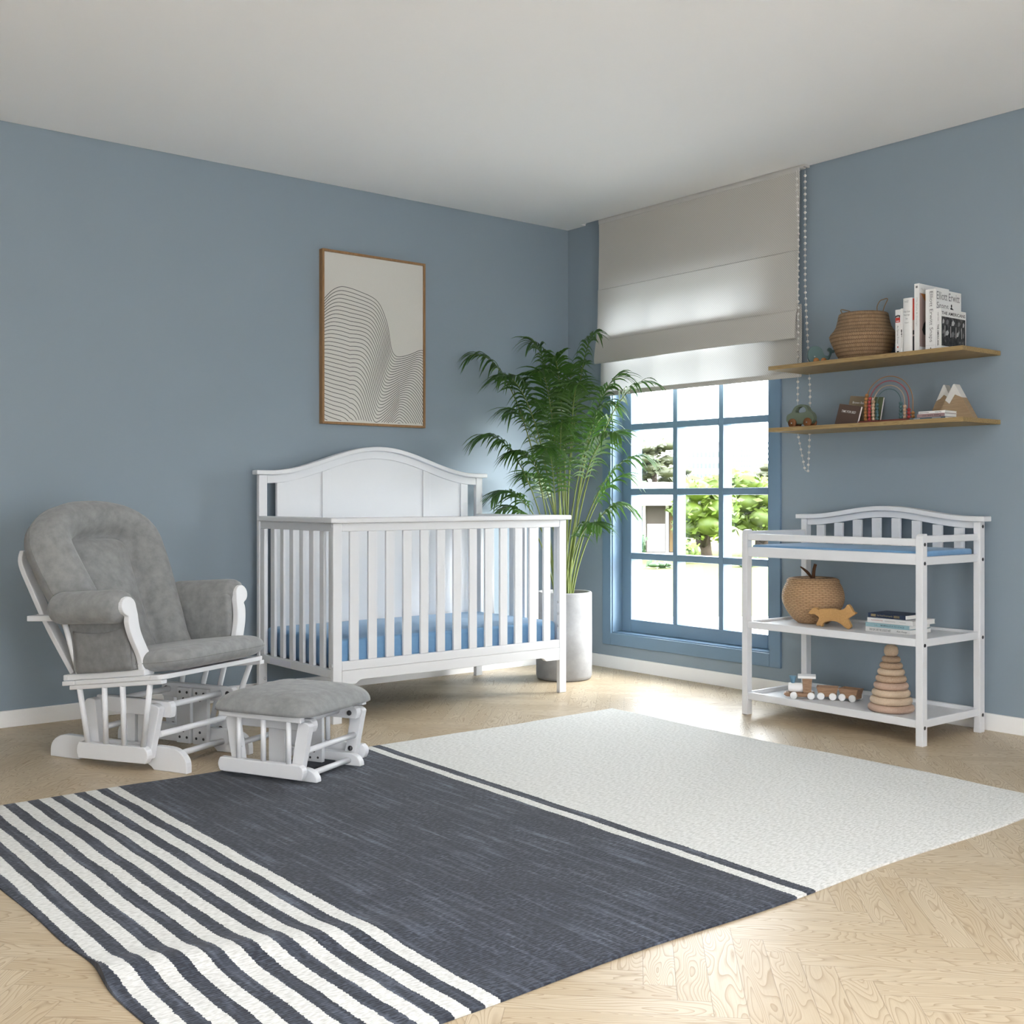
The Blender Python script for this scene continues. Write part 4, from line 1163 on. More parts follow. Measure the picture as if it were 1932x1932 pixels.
# stack on the middle shelf of the changing table; spine towards the room
g2 = 'books stacked on the changing table'
def flat(label, x0, y0, z0, depth, th, length, cover, let, mats, g):
    return book(label, (x0, y0, z0), (R(90), 0, 0), depth, th, length, cover, g, let, mats, cover_t=.0016)
FR, FU = (0, 0, 1), (0, 1, 0)      # spine facing -X after the quarter turn: reading along +Z local, up +Y local
def FT(mb, s, h0, y0, w, hh, mi, bold=0, slant=0): 
    # text must face -X: right x up = -X -> right=+Z, up=+Y gives Z x Y = -X
    put_text(mb, s, (0, y0, h0), FR, FU, w, hh, mi, bold, slant=slant)
zb = .4135
def L1(mb, d, t, h): FT(mb, "ONE FLEW OVER THE CUCKOO'S NEST", .020, .0048, .104, .010, 0, .006); FT(mb, 'Ken Kesey', .150, .0045, .048, .010, 0, 0, .1)
flat('white paperback at the bottom of the stack of four', -.352, -2.316, zb, .165, .0196, .213, M['bk_white'], L1, [M['ink']], g2)
def L2(mb, d, t, h): FT(mb, 'LIA', .045, .006, .014, .005, 0); FT(mb, 'MAMSELLE A TO STAGE', .075, .0058, .112, .007, 1, .004)
flat('pale teal paperback second from the bottom of the stack of four', -.351, -2.315, zb + .0200, .162, .0176, .211, M['teal'], L2, [M['ink_g'], M['slate']], g2)
def scrib(mb, h0, w, y, amp, mi, seed):
    rr = random.Random(seed); pts = []
    n = 40
    for i in range(n + 1): pts.append(Vector((-.0004, y + amp * math.sin(i * 1.9 + rr.uniform(-.4, .4)) * rr.uniform(.5, 1), h0 + w * i / n)))
    mb.tube(pts, .0005, 4, mi=mi)
def L3(mb, d, t, h): scrib(mb, .020, .055, .0110, .0028, 0, 3); scrib(mb, .085, .050, .0105, .0028, 1, 5); scrib(mb, .155, .030, .0105, .0012, 1, 8)
flat('white paperback with red script second from the top of the stack', -.349, -2.323, zb + .0380, .172, .0208, .218, M['bk_white'], L3, [M['ink_r'], M['ink_l']], g2)
def L4(mb, d, t, h):
    FT(mb, 'the Visual Encyclopedia', .044, .006, .075, .0085, 0); 
    for k in range(5): scrib(mb, .014, .024, .006 + .0022 * k, .0014, 0, 20 + k)
    for k in range(4): scrib(mb, .124, .028, .006 + .0026 * k, .0014, 0, 30 + k)
flat('small navy hardback with gold spine lettering on top of the stack', -.344, -2.3235, zb + .0592, .140, .0192, .180, M['navy'], L4, [M['gold']], g2)

# lower wall shelf: leaning and lying books
z2 = 1.3144
g3 = 'picture books leaning on the lower shelf'
def leaning(label, yl, w, ht, th, xf, tilt, lean_y, cover, let, mats, z=z2):
    """cover faces -X (towards the room); yl = left lower corner"""
    t = thing('picture_book', label, 'book', (xf, yl, z), 0, g3, rot=(R(lean_y), R(tilt), 0))
    mb = MB(); mb.box(0, th, -w, 0, 0, ht); mb.build('cover', cover, t, bevel=.0012)
    mb = MB(); mb.box(.0018, th - .0018, -w - .0002, -w + .001, .002, ht - .002); mb.box(.0018, th - .0018, -w + .004, -.004, ht - .0005, ht + .0002); mb.build('pages', M['paper'], t)
    if let: mb = MB(); let(mb, w, ht); mb.build('lettering', mats, t)
    return t
def LT(mb, w, h): put_text(mb, 'TIME FOR BED', (0, -w * .16, h * .64), HS_R, HS_U, w * .66, .011, 0, .004, slant=.03)
def LBb(mb, w, h): put_text(mb, 'Brown Bear,', (0, -w * .17, h * .74), HS_R, HS_U, w * .60, .012, 0, .006)
leaning('dark brown picture book standing in front of the tan one', -2.052, .118, .103, .013, -.205, 10, 9.5, M['brown'], LT, [M['ink_w']])
leaning('tan picture book standing behind the dark brown one', -2.066, .118, .142, .011, -.148, 10, 6.5, M['tan'], LBb, [M['ink_w']])
leaning('olive picture book mostly hidden behind the tan one and the abacus', -2.100, .128, .136, .010, -.118, 10, 4, M['olive'], None, None)
g4 = 'books lying on the lower shelf'
def LP(mb, d, t, h): put_text(mb, 'Puppy Love', (0, t * .78, h * .86), (0, 0, -1), (0, -1, 0), .060, .009, 0, .004); put_rect(mb, (0, t * .5, h * .36), (0, 0, -1), (0, -1, 0), .022, .0015, 0)
def LD(mb, d, t, h): put_text(mb, 'Dog Walks', (0, t * .8, h * .86), (0, 0, -1), (0, -1, 0), .030, .006, 0, .004); put_rect(mb, (0, t * .5, h * .40), (0, 0, -1), (0, -1, 0), .045, .0015, 0)
def LS(mb, d, t, h): put_rect(mb, (0, t * .6, h * .30), (0, 0, -1), (0, -1, 0), .030, .003, 0); put_rect(mb, (0, t * .6, h * .88), (0, 0, -1), (0, -1, 0), .040, .003, 0)
flat('slate blue book lying at the bottom of the small pile beside the abacus', -.288, -2.487, z2, .11, .0072, .164, M['slate'], LS, [M['ink_l']], g4)
flat('pink book in the middle of the small pile beside the abacus', -.272, -2.512, z2 + .0075, .115, .0155, .127, M['pink'], LP, [M['ink']], g4)
flat('grey white book on top of the small pile beside the abacus', -.268, -2.517, z2 + .0233, .110, .0105, .122, M['bk_white'], LD, [M['ink']], g4)

# ------------------------------------------------------------------ toys on the wall shelves
def side_prism(mb, pts, x0, x1, mi=0):
    """outline in (screen-right, z) where right is -Y; extruded along x"""
    mb.prism([(-p[0], p[1]) for p in pts], 0, x0, x1, mi)
def whale():
    y0 = -1.897; t = thing('toy_whale', 'dark teal wooden whale toy on the upper shelf left of the basket', 'toy', (-.2, -1.962, z1s), R(45))
    pts = [(-.030, .004), (-.048, .012), (-.056, .030), (-.0575, .050), (-.052, .066), (-.040, .077), (-.022, .0815), (-.004, .080), (.010, .073), (.020, .062), (.026, .048), (.033, .039), (.044, .035), (.053, .038), (.0585, .047), (.058, .056), (.050, .060), (.047, .066), (.050, .072), (.058, .073), (.066, .070), (.070, .064), (.076, .062), (.084, .063), (.090, .061), (.086, .054), (.078, .050), (.070, .050), (.066, .040), (.060, .028), (.054, .018), (.050, .004)]
    mb = MB(); side_prism(mb, [tuple(p)[:2] for p in smooth_curve([(a * .86, b, 0) for a, b in pts], 2)], -.013, .013); mb.build('body', M['whale'], t, bevel=.005, seg=3, angle=60)
    for y in (.012, -.022):
        for x in (-.0188, .0133):
            mb = MB(); mb.lathe([(0, 0), (.0125, 0), (.0135, .002), (.0125, .0055), (0, .0055)], (x, y, .0135), 20, ax=(Vector((0, 1, 0)), Vector((0, 0, 1)), Vector((1, 0, 0)))); mb.build('wheel', M['orange'], t)
    mb = MB(); mb.sphere((-.0135, .0185, .033), .003, 10, 8); o = mb.build('eye', M['ink_w'], t)
whale()
def basket():
    t = thing('seagrass_basket', 'round brown seagrass belly basket with rope handles on the upper shelf', 'basket', (-.152, -2.170, z1s))
    prof = [(.0, .001), (.095, .001), (.104, .006), (.118, .03), (.134, .066), (.146, .098), (.1485, .108), (.143, .118), (.128, .136), (.119, .152), (.113, .175), (.1085, .200), (.106, .208), (.102, .211), (.098, .207), (.102, .19), (.110, .15), (.13, .115), (.11, .04), (.09, .012), (0, .010)]
    pp = []
    for i in range(len(prof) - 1):
        for k in range(4): pp.append((lerp(prof[i][0], prof[i + 1][0], k / 4), lerp(prof[i][1], prof[i + 1][1], k / 4)))
    # braided coils
    out = []
    for i, (r, z) in enumerate(pp):
        out.append((r + (.0016 * abs(math.sin(z * PI / .0095)) if 4 < i < 52 else 0), z))
    mb = MB(); mb.lathe(out, n=64, cap=False); mb.build('basket_body', M['sea'], t)
    for pts in ([(0, .099, .207), (0, .120, .243), (.0, .085, .236), (0, .066, .226), (0, .060, .209)], [(0, -.072, .208), (0, -.071, .235), (0, -.085, .257), (0, -.1, .262), (0, -.124, .262), (0, -.108, .230), (0, -.1, .207)]):
        mb = MB(); mb.tube(smooth_curve([(a, b, c) for a, b, c in pts], 5), .0022, 8); mb.build('handle', M['rope'], t)
basket()
def car():
    t = thing('toy_car', 'sage green wooden push car with a cut-out window on the lower shelf', 'toy', (-.2, -1.870, z2))
    outer = [(-.062, .018), (-.078, .030), (-.0805, .046), (-.076, .060), (-.064, .068), (-.052, .071), (-.045, .082), (-.036, .094), (-.022, .103), (-.004, .1075), (.014, .107), (.030, .101), (.040, .091), (.046, .079), (.056, .072), (.068, .062), (.0745, .046), (.072, .030), (.062, .018)]
    hole = [(-.026, .073), (-.0265, .082), (-.019, .091), (-.006, .0965), (.010, .097), (.024, .092), (.031, .083), (.032, .074), (.022, .070), (.0, .069), (-.018, .070)]
    o = [tuple(p)[:2] for p in smooth_curve([(a, b, 0) for a, b in outer], 3)]
    o = o + [(.055, .0165), (-.055, .0165)]
    # plate with a window: split into a lower body and an arched handle over the hole
    def arc(c, n):
        res = []
        L = [0]
        for i in range(1, len(c)): L.append(L[-1] + (Vector(c[i]) - Vector(c[i - 1])).length)
        for k in range(n):
            d = L[-1] * k / (n - 1)
            for i in range(1, len(c)):
                if L[i] >= d - 1e-9:
                    f = (d - L[i - 1]) / max(1e-9, L[i] - L[i - 1]); res.append((lerp(c[i - 1][0], c[i][0], f), lerp(c[i - 1][1], c[i][1], f))); break
        return res
    bl = [p for p in o if p[1] <= .0745 and p[0] < 0]; br = [p for p in o if p[1] <= .0745 and p[0] > 0]
    n = 48
    import bisect
    ang = lambda p: math.atan2(p[1] - .080, p[0] - .002)
    hc = (.002, .080)
    def ray_hit(poly, a):
        best = 0; d = (math.cos(a), math.sin(a))
        for i in range(len(poly)):
            x1, y1 = poly[i][0] - hc[0], poly[i][1] - hc[1]; x2, y2 = poly[(i + 1) % len(poly)][0] - hc[0], poly[(i + 1) % len(poly)][1] - hc[1]
            ex, ey = x2 - x1, y2 - y1; den = d[0] * ey - d[1] * ex
            if abs(den) < 1e-12: continue
            tt = (x1 * ey - y1 * ex) / den; ss = (x1 * d[1] - y1 * d[0]) / den
            if tt > 0 and -1e-6 <= ss <= 1 + 1e-6: best = max(best, tt)
        return (hc[0] + d[0] * best, hc[1] + d[1] * best)
    n = 84; out = [ray_hit(o, 2 * PI * i / n) for i in range(n)]; inn = [ray_hit(hole, 2 * PI * i / n) for i in range(n)]
    mb = MB(); x0, x1 = -.014, .014; vs = []
    for x in (x0, x1):
        for ring in (out, inn): vs += [(x, -p[0], p[1]) for p in ring]
    fs = []
    for i in range(n):
        j = (i + 1) % n
        fs += [[i, j, n + j, n + i], [2 * n + j, 2 * n + i, 3 * n + i, 3 * n + j], [j, i, 2 * n + i, 2 * n + j], [n + i, n + j, 3 * n + j, 3 * n + i]]
    mb.add(vs, fs); mb.build('car_body', M['carg'], t, bevel=.002, angle=60)
    for y in (.040, -.046):
        for x in (-.026, .0145):
            mb = MB(); mb.lathe([(0, 0), (.020, 0), (.0215, .003), (.0215, .008), (.020, .0115), (0, .0115)], (x, y, .0217), 24, ax=(Vector((0, 1, 0)), Vector((0, 0, 1)), Vector((1, 0, 0)))); w = mb.build('wheel', M['wheel_br'], t)
        mb = MB(); mb.lathe([(0, 0), (.0038, 0), (.0034, .001), (0, .001)], (-.0272, y, .0217), 12, ax=(Vector((0, 1, 0)), Vector((0, 0, 1)), Vector((1, 0, 0)))); mb.build('axle_pin', M['ink_l'], t)
car()
def abacus():
    t = thing('rainbow_abacus', 'rainbow arch bead abacus on a red base on the lower shelf', 'toy', (-.175, -2.315, z2))
    sh = .012   # measured at x=-.16, built a little nearer the room
    mb = MB(); mb.box(-.022, .022, -.150, .150, .0, .0145); mb.build('base', M['ab_base'], t, bevel=.002)
    cols = [('b_or', .118, .206, 8, 2), ('b_rd', .0985, .186, 7, 3), ('b_cr', .0785, .166, 6, 4), ('b_tl', .0595, .150, 5, 5)]
    for c, r, top, na, nb in cols:
        h = top - r; pts = [(0, r, .0145)] + [(0, r, h * f) for f in (.5, .9)]
        pts += [(0, r * math.cos(PI * i / 24), h + r * math.sin(PI * i / 24)) for i in range(25)] + [(0, -r, h * .5), (0, -r, .0145)]
        mb = MB(); mb.tube(pts, .0019, 8); mb.build('wire_arch', M[c], t)
        b = MB(); b.sphere((0, 0, 0), .0083, 14, 10); bo = None
        for s, n in ((1, na), (-1, nb)):
            for k in range(n):
                z = .0145 + .0078 + .0152 * k; y = s * r
                if z > h: a = math.asin(min(1, (z - h) / r)); y = s * r * math.cos(a)
                if bo is None: bo = b.build('bead', M[c], t); bo.location = (0, y, z)
                else: copy_part(bo, t, (0, y, z))
abacus()
def mountains():
    for k, (yc, hw, h, xo, top, lab) in enumerate(((-2.555, .078, .1525, -.115, .0032, 'wooden mountain block with a white peak, the left and rear one'), (-2.626, .087, .1475, -.158, .0035, 'wooden mountain block with a zigzag snow cap, the right front one'))):
        t = thing('wooden_mountain', lab, 'decoration', (xo, yc, z2), 0, 'wooden mountain blocks')
        snow = .098 if k == 0 else .088
        if k == 0: edge = [(-1, .085), (-.55, .094), (0, .110), (.5, .100), (1, .088)]
        else: edge = [(-1, .082), (-.42, .066), (.15, .104), (1, .090)]
        def half(z): return top + (hw - top) * (1 - z / h)
        def y_at(f, z): return f * half(z)
        low = [(-hw, 0), (hw, 0)]; e = [(y_at(f, z), z) for f, z in edge]
        mb = MB(); side_prism(mb, low + e[::-1], -.020, .020); mb.build('wood_block', M['mount'], t, bevel=.0008)
        mb = MB(); side_prism(mb, e + [(top, h), (-top, h)], -.020, .020); mb.build('snow_cap', M['snow'], t, bevel=.0008)
mountains()

# ------------------------------------------------------------------ toys on the changing table
def pumpkin():
    t = thing('wicker_apple_basket', 'round wicker apple shaped basket with a lid on the middle shelf', 'basket', (-.258, -1.975, .4134))
    prof = [(0, .001), (.062, .001), (.072, .004), (.092, .02), (.118, .055), (.135, .092), (.139, .120), (.134, .150), (.122, .178), (.112, .190)]
    pp = [(p.x, p.z) for p in smooth_curve([(a, 0, b) for a, b in prof], 6)]
    mb = MB(); n = 96; vs = []; fs = []
    def lobed(prof, mb):
        vs = []; fs = []
        for r, z in prof:
            for k in range(n):
                a = 2 * PI * k / n; q = max(r, 1e-4) * (1 + .012 * math.cos(12 * a))
                vs.append((q * math.cos(a), q * math.sin(a), z))
        for i in range(len(prof) - 1):
            for k in range(n): fs.append([i * n + k, i * n + (k + 1) % n, (i + 1) * n + (k + 1) % n, (i + 1) * n + k])
        mb.add(vs, fs, 0, True)
    lobed(pp, mb); mb.build('basket_body', M['wick'], t)
    mb = MB(); lid = [(p.x, p.z) for p in smooth_curve([(.118, 0, .188), (.117, 0, .195), (.108, 0, .203), (.085, 0, .208), (.05, 0, .207), (.018, 0, .202), (.0, 0, .200)], 4)]; lobed(lid, mb); mb.build('lid', M['wick'], t)
    mb = MB(); mb.tube(smooth_curve([(0, 0, .196), (.0, -.003, .222), (.0, -.006, .245), (0, -.0135, .268)], 4), [.0085] * 4 + [.008] * 5 + [.0075] * 4, 10); mb.build('stem', M['twig'], t)
    mb = MB(); c = smooth_curve([(0, .006, .200), (0, .025, .222), (0, .045, .237), (0, .069, .251)], 6); P = []
    for i, p in enumerate(c):
        f = i / (len(c) - 1); w = .009 * math.sin(PI * (f * .85 + .12)) + .0006 * (i % 2)
        P.append([(p.x - w, p.y + .001, p.z + .003), (p.x, p.y, p.z), (p.x + w, p.y + .001, p.z + .003)])
    mb.grid(P); o = mb.build('leaf', M['twig'], t); md = o.modifiers.new('s', 'SOLIDIFY'); md.thickness = .005; md.offset = 0
pumpkin()
def fox():
    # stands between the two measured feet
    a = Vector((-.339, -2.092)); b = Vector((-.284, -2.193)); 
    a = Vector((-.385, -2.102)); b = Vector((-.352, -2.232))
    d = (b - a); L = d.length; ang = math.atan2(d.y, d.x)
    t = thing('wooden_fox', 'small flat beechwood fox figure on the middle shelf beside the book stack', 'toy', (a.x, a.y, .4134), ang)
    k = L / 295.0   # units: crop pixels between the feet
    raw = [(-15, 0), (18, 4), (36, -8), (46, 24), (75, 44), (120, 55), (170, 54), (215, 38), (250, 12), (272, -2), (300, -12), (322, 6), (322, 26), (305, 60), (292, 85), (330, 112), (372, 142), (368, 150), (345, 160), (322, 200), (298, 226), (280, 214), (262, 186), (232, 172), (216, 165), (180, 172), (120, 176), (60, 170), (20, 166), (0, 158), (-15, 172), (-45, 176), (-78, 152), (-98, 128), (-95, 114), (-70, 108), (-40, 112), (-10, 94), (5, 80), (-5, 50), (-22, 18)]
    z0 = min(p[1] for p in raw)
    pts = [(p[0] * k, (p[1] - z0) * k) for p in raw]
    mb = MB(); mb.prism([tuple(p)[:2] for p in smooth_curve([(x, y, 0) for x, y in pts + [pts[0]]], 2)][:-1], 1, -.011, .011); mb.build('fox_body', M['fox'], t, bevel=.004, seg=3, angle=60)
fox()
zl = .0854
def stacker():
    t = thing('ring_stacker', 'tall wooden ring stacking toy at the right of the bottom shelf', 'toy', (-.343, -2.435, zl))
    rs = [.0955, .087, .079, .0715, .0635, .0560, .0475, .0385]; z = 0; ms = ['ringC', 'ringA', 'ringA', 'ringC', 'ringB', 'ringA', 'ringB', 'ringB']
    hs = [.031, .032, .031, .030, .029, .028, .027, .026]
    for r, m, h in zip(rs, ms, hs):
        mb = MB(); c = h / 2; prof = [(.012, z + .001)]
        for i in range(13):
            a = -PI / 2 + PI * i / 12; prof.append((r - c * 1.0 + c * math.cos(a), z + c + c * math.sin(a)))
        prof.append((.012, z + h - .001)); mb.lathe(prof, n=48, cap=False); mb.build('ring', M[m], t); z += h - .0004
    mb = MB(); mb.lathe([(.009, .01), (.009, z)], n=12); mb.build('peg', M['ringB'], t)
    mb = MB(); mb.lathe([(0, z - .0005), (.022, z), (.0285, z + .012), (.0295, z + .025), (.026, z + .039), (.018, z + .047), (.0, z + .050)], n=32, cap=False); mb.build('ball', M['ringA'], t)
stacker()
def train():
    t = thing('toy_train', 'wooden toy train with two wagons and white wheels on the bottom shelf', 'toy', (-.33, -2.10, zl))
    off = t.location
    # heading along the shelf: points on the shelf for wheels of the near side
    p0 = Vector((-.422, -2.002)); p1 = Vector((-.382, -2.060)); 
    def cart(a, b, name):
        d = (b - a); L = d.length; d.normalize(); ang = math.atan2(d.y, d.x)
        o = bpy.data.objects.new(name, None); COL.objects.link(o); o.parent = t
        o.location = (a.x - off.x, a.y - off.y, 0); o.rotation_euler = (0, 0, ang); return o, L
    def wheel(par, u, v, r=.0158, m='white_wood'):
        mb = MB(); mb.lathe([(0, -.005), (r - .001, -.005), (r, -.004), (r, .004), (r - .001, .005), (0, .005)], (u, v, r + .0004), 28, ax=(Vector((1, 0, 0)), Vector((0, 0, 1)), Vector((0, -1, 0)))); mb.build('wheel', M[m], par)
    # locomotive: nose points to -u
    lo, L = cart(Vector((-.430, -1.998)), Vector((-.385, -2.058)), 'locomotive')
    Wd = .050
    def bx(par, name, u0, u1, v0, v1, z0, z1, m, b=.0015):
        mb = MB(); mb.box(u0, u1, v0, v1, z0, z1); mb.build(name, M[m], par, bevel=b)
    mb = MB(); mb.prism([(-.044, .018), (-.030, .009), (.090, .009), (.090, .027), (-.034, .027), (-.040, .024)], 1, .0055, .0055 + Wd); mb.build('chassis', M['train'], lo, bevel=.0015)
    mb = MB(); mb.lathe([(0, 0), (.0195, 0), (.021, .002), (.021, .062), (.0195, .064), (0, .064)], (-.024, .0055 + Wd / 2, .0475), 32, ax=(Vector((0, 1, 0)), Vector((0, 0, 1)), Vector((1, 0, 0)))); mb.build('boiler', M['white_wood'], lo)
    mb = MB(); mb.lathe([(0, .064), (.0072, .064), (.016, .099), (.0145, .099), (0, .097)], (-.004, .0055 + Wd / 2, 0), 28, cap=False); mb.build('chimney', M['cone_blue'], lo)
    mb = MB(); mb.hexa([(.041, .008, .0272), (.076, .008, .0272), (.076, .052, .0272), (.041, .052, .0272), (.037, .006, .093), (.080, .006, .093), (.080, .054, .093), (.037, .054, .093)]); mb.build('cab', M['train'], lo, bevel=.0015)
    bx(lo, 'roof', .018, .096, -.006, .067, .0932, .1045, 'white_wood')
    for u in (0, L): 
        wheel(lo, u, 0); wheel(lo, u, .061)
    def wagon(a, b):
        w, L = cart(a, b, 'wagon')
        mb = MB(); u0, u1 = -.010, L + .014; v0, v1 = .0055, .0555
        # open hopper: sloped outer walls, a hollow top
        zb_, zt_ = .012, .056; e = .010; th = .005
        A = [(u0, v0, zb_), (u1, v0, zb_), (u1, v1, zb_), (u0, v1, zb_)]; Bm = [(u0, v0 - .003, .030), (u1, v0 - .003, .030), (u1, v1 + .003, .030), (u0, v1 + .003, .030)]
        T = [(u0 - e * .8, v0 - .006, zt_), (u1 + e * .8, v0 - .006, zt_), (u1 + e * .8, v1 + .006, zt_), (u0 - e * .8, v1 + .006, zt_)]
        Ti = [(u0 - e * .8 + th, v0 - .006 + th, zt_), (u1 + e * .8 - th, v0 - .006 + th, zt_), (u1 + e * .8 - th, v1 + .006 - th, zt_), (u0 - e * .8 + th, v1 + .006 - th, zt_)]
        F = [(u0 + th, v0 + th, .032), (u1 - th, v0 + th, .032), (u1 - th, v1 - th, .032), (u0 + th, v1 - th, .032)]
        vs = A + Bm + T + Ti + F; fs = [[3, 2, 1, 0]]
        for q in range(4):
            for k in range(4): fs.append([q * 4 + k, q * 4 + (k + 1) % 4, q * 4 + 4 + (k + 1) % 4, q * 4 + 4 + k])
        fs.append([16, 17, 18, 19]); mb.add(vs, fs); mb.build('hopper', M['train'], w, bevel=.001)
        for u in (.002, L - .002):
            wheel(w, u, -.0025); wheel(w, u, .0635)
        return w
    wagon(Vector((-.352, -2.084)), Vector((-.322, -2.130))); wagon(Vector((-.306, -2.164)), Vector((-.298, -2.216)))
    for a, b in (((-.365, -2.085), (-.335, -2.105)), ((-.297, -2.137), (-.290, -2.160))):
        mb = MB(off); mb.tube([(a[0] + .02, a[1], zl + .02), (b[0] + .02, b[1], zl + .02)], .002, 6); mb.build('coupling', M['ink_l'], t)
train()

# ------------------------------------------------------------------ outside
GZ = -.3
def gp(px, depth, z=GZ): 
    p = at_px(px, 939, depth); return Vector((p.x, p.y, z))
M['lawn'] = plain('lawn_green', (.095, .10, .042), .95, .05, var=.18, scale=1.2)
M['path'] = plain('pale_paving', (.62, .60, .56), .9, .1)
M['tleafA'] = leaf_mat('tree_leaf_yellow', (.055, .095, .012), (.12, .165, .026), .4)
M['tleafB'] = leaf_mat('tree_leaf_green', (.02, .055, .022), (.045, .085, .028), .3)
M['tleafC'] = leaf_mat('tree_leaf_olive', (.04, .05, .024), (.075, .08, .04), .3)
M['bark'] = plain('tree_bark', (.035, .026, .02), .9, .1, var=.3)
M['bwhite'] = plain('white_render', (.86, .86, .85), .8, .1)
M['bglass'] = plain('tower_window_glass', (.065, .090, .120), .3, .5)
M['roofg'] = plain('pale_roof', (.72, .71, .70), .8, .1)
M['hwall'] = plain('house_wall_brown', (.095, .08, .068), .8, .1)
M['curt'] = plain('house_curtain', (.17, .115, .06), .9, .1)
def outside():
    # lawn slab
    c = [gp(700, 5.6), gp(1900, 5.6), gp(2600, 420), gp(300, 420)]
    mb = MB(); q = [(.21, -12), (260, -60), (420, 330), (-60, 330), (-60, .16), (.21, .16)]
    mb.prism(q, 2, GZ - .2, GZ); struct(mb.build('ground', M['lawn']))
    a = [gp(2200, 12.4, 0), gp(900, 12.4, 0)]
    mb = MB(); mb.prism([(.21, -5.5), (a[0].x, a[0].y), (a[1].x, a[1].y), (.21, .3)], 2, GZ - .05, GZ + .012); o = mb.build('terrace', M['path']); tag(o, 'pale paved terrace outside the window, widened to bounce daylight onto the ceiling', 'terrace')  # white path extended back to the wall to bounce light onto the ceiling
    def crown(mb, blobs, n, size, rnd):
        for (c, r) in blobs:
            mb.sphere(c, 1.0, 10, 7, 0, (r.x * .66, r.y * .66, r.z * .66))
            for _ in range(int(n * r.x * r.z)):
                d = Vector((rnd.gauss(0, 1), rnd.gauss(0, 1), rnd.gauss(0, 1))).normalized() * (rnd.uniform(.55, 1.0))
                p = c + Vector((d.x * r.x, d.y * r.y, d.z * r.z))
                u = Vector((rnd.gauss(0, 1), rnd.gauss(0, 1), rnd.gauss(0, .6))).normalized(); w = u.orthogonal().normalized(); s = size * rnd.uniform(.6, 1.3)
                mb.add([p - u * s, p + w * s * .55, p + u * s, p - w * s * .55], [(0, 1, 2, 3)], 0)
    def tree(label, px, depth, top_py, half_px, mat, seed, trunk=.18, low=.35, n=150, size=.16, blobs=9, flat=1.0):
        rnd = random.Random(seed); base = gp(px, depth); sc = depth / FPX
        H_ = (939 - top_py) * sc + .986 - GZ; rw = half_px * sc
        t = thing('tree', label, 'tree', base, 0, 'trees outside the window')
        bl = []
        z0 = H_ * low
        for k in range(blobs):
            a = rnd.uniform(0, 2 * PI); rr = rnd.uniform(.15, .62) * rw; zz = rnd.uniform(z0 + rw * .25, H_ - rw * .22 * flat)
            bl.append((Vector((rr * math.cos(a), rr * math.sin(a), zz)), Vector((rw * .45, rw * .45, rw * .32 * flat))))
        mb = MB(); crown(mb, bl, n, size, rnd); mb.build('crown', mat, t)
        mb = MB(); mb.tube([(0, 0, -.05), (.05, .03, z0 * .6), (-.04, 0, H_ * .75)], [trunk, trunk * .75, trunk * .3], 8)
        for k in range(4):
            e = bl[k][0]; mb.tube([(0, 0, z0 * .75), e * .55 + Vector((0, 0, z0 * .35)), e], [trunk * .5, trunk * .35, trunk * .15], 6)
        mb.build('trunk', M['bark'], t)
    tree('broad yellow green tree seen through the middle column of panes', 1326, 24, 893, 92, M['tleafA'], 1, .22, .22, 360, .10, 22)
    tree('bright green leafy tree seen through the right column of panes', 1440, 25.5, 885, 88, M['tleafA'], 2, .25, .22, 360, .10, 22)
    tree('tall olive pine with open branches seen through the left column', 1236, 36, 826, 72, M['tleafC'], 3, .20, .36, 170, .14, 16, .6)
    tree('dark blue green conifer at the left edge of the window view', 1192, 42, 806, 34, M['tleafB'], 4, .2, .15, 220, .14, 12, 1.3)
    tree('low dark green tree behind the house at the left of the window', 1200, 33, 905, 40, M['tleafB'], 5, .2, .3, 300, .12, 14)
    tree('flat topped olive tree in front of the tall white tower', 1446, 46, 874, 56, M['tleafC'], 6, .2, .55, 190, .14, 12, .6)
    tree('small pale tree between the two leafy trees', 1296, 44, 880, 48, M['tleafC'], 7, .2, .45, 190, .14, 11, .7)
    for i, (px, dp, hw, top, lab, mt) in enumerate(((1300, 22.5, 34, 1020, 'low flowering shrub under the middle tree', 'tleafA'), (1245, 21.0, 34, 1058, 'round green shrub in front of the pale house', 'tleafB'), (1410, 21.5, 40, 1050, 'low green shrub at the lawn edge under the right tree', 'tleafB'), (1205, 23, 20, 1000, 'tall green bush beside the left end of the house', 'tleafB'))):
        rnd = random.Random(50 + i); b = gp(px, dp); sc = dp / FPX; h = (939 - top) * sc + .986 - GZ; rw = hw * sc
        mb = MB(); crown(mb, [(Vector((rw * u, 0, h * .5)), Vector((rw * .5, rw * .5, h * .5))) for u in (-.5, 0, .5)], 420, .09, rnd)
        o = mb.build('shrub', M[mt]); o.location = b; tag(o, lab, 'shrub', 'shrubs along the lawn')
    # low house
    d = 25.0; sc = d / FPX; a = gp(1186, d); b = gp(1300, d); ang = math.atan2((b - a).y, (b - a).x); L = (b - a).length
    t = thing('house', 'low pale roofed house beyond the lawn seen through the left panes', 'house', a, ang)
    def B(name, u0, u1, v0, v1, z0, z1, m, par=t): mb = MB(); mb.box(u0, u1, v0, v1, z0, z1); return mb.build(name, M[m], par)
    B('wall', .25, L, 0, 3, 0, 1.12, 'hwall'); B('roof', -.6, L + .3, -.5, 3.4, 1.12, 1.26, 'roofg'); mb = MB(); mb.prism([(-.5, 1.26), (3.4, 1.26), (2.6, 1.62), (.2, 1.62)], 0, -.55, L + .25); mb.build('roof', M['roofg'], t)
    for u in (.30, .80, 1.24): B('post', u, u + .06, -.06, -.005, 0, 1.12, 'bwhite')
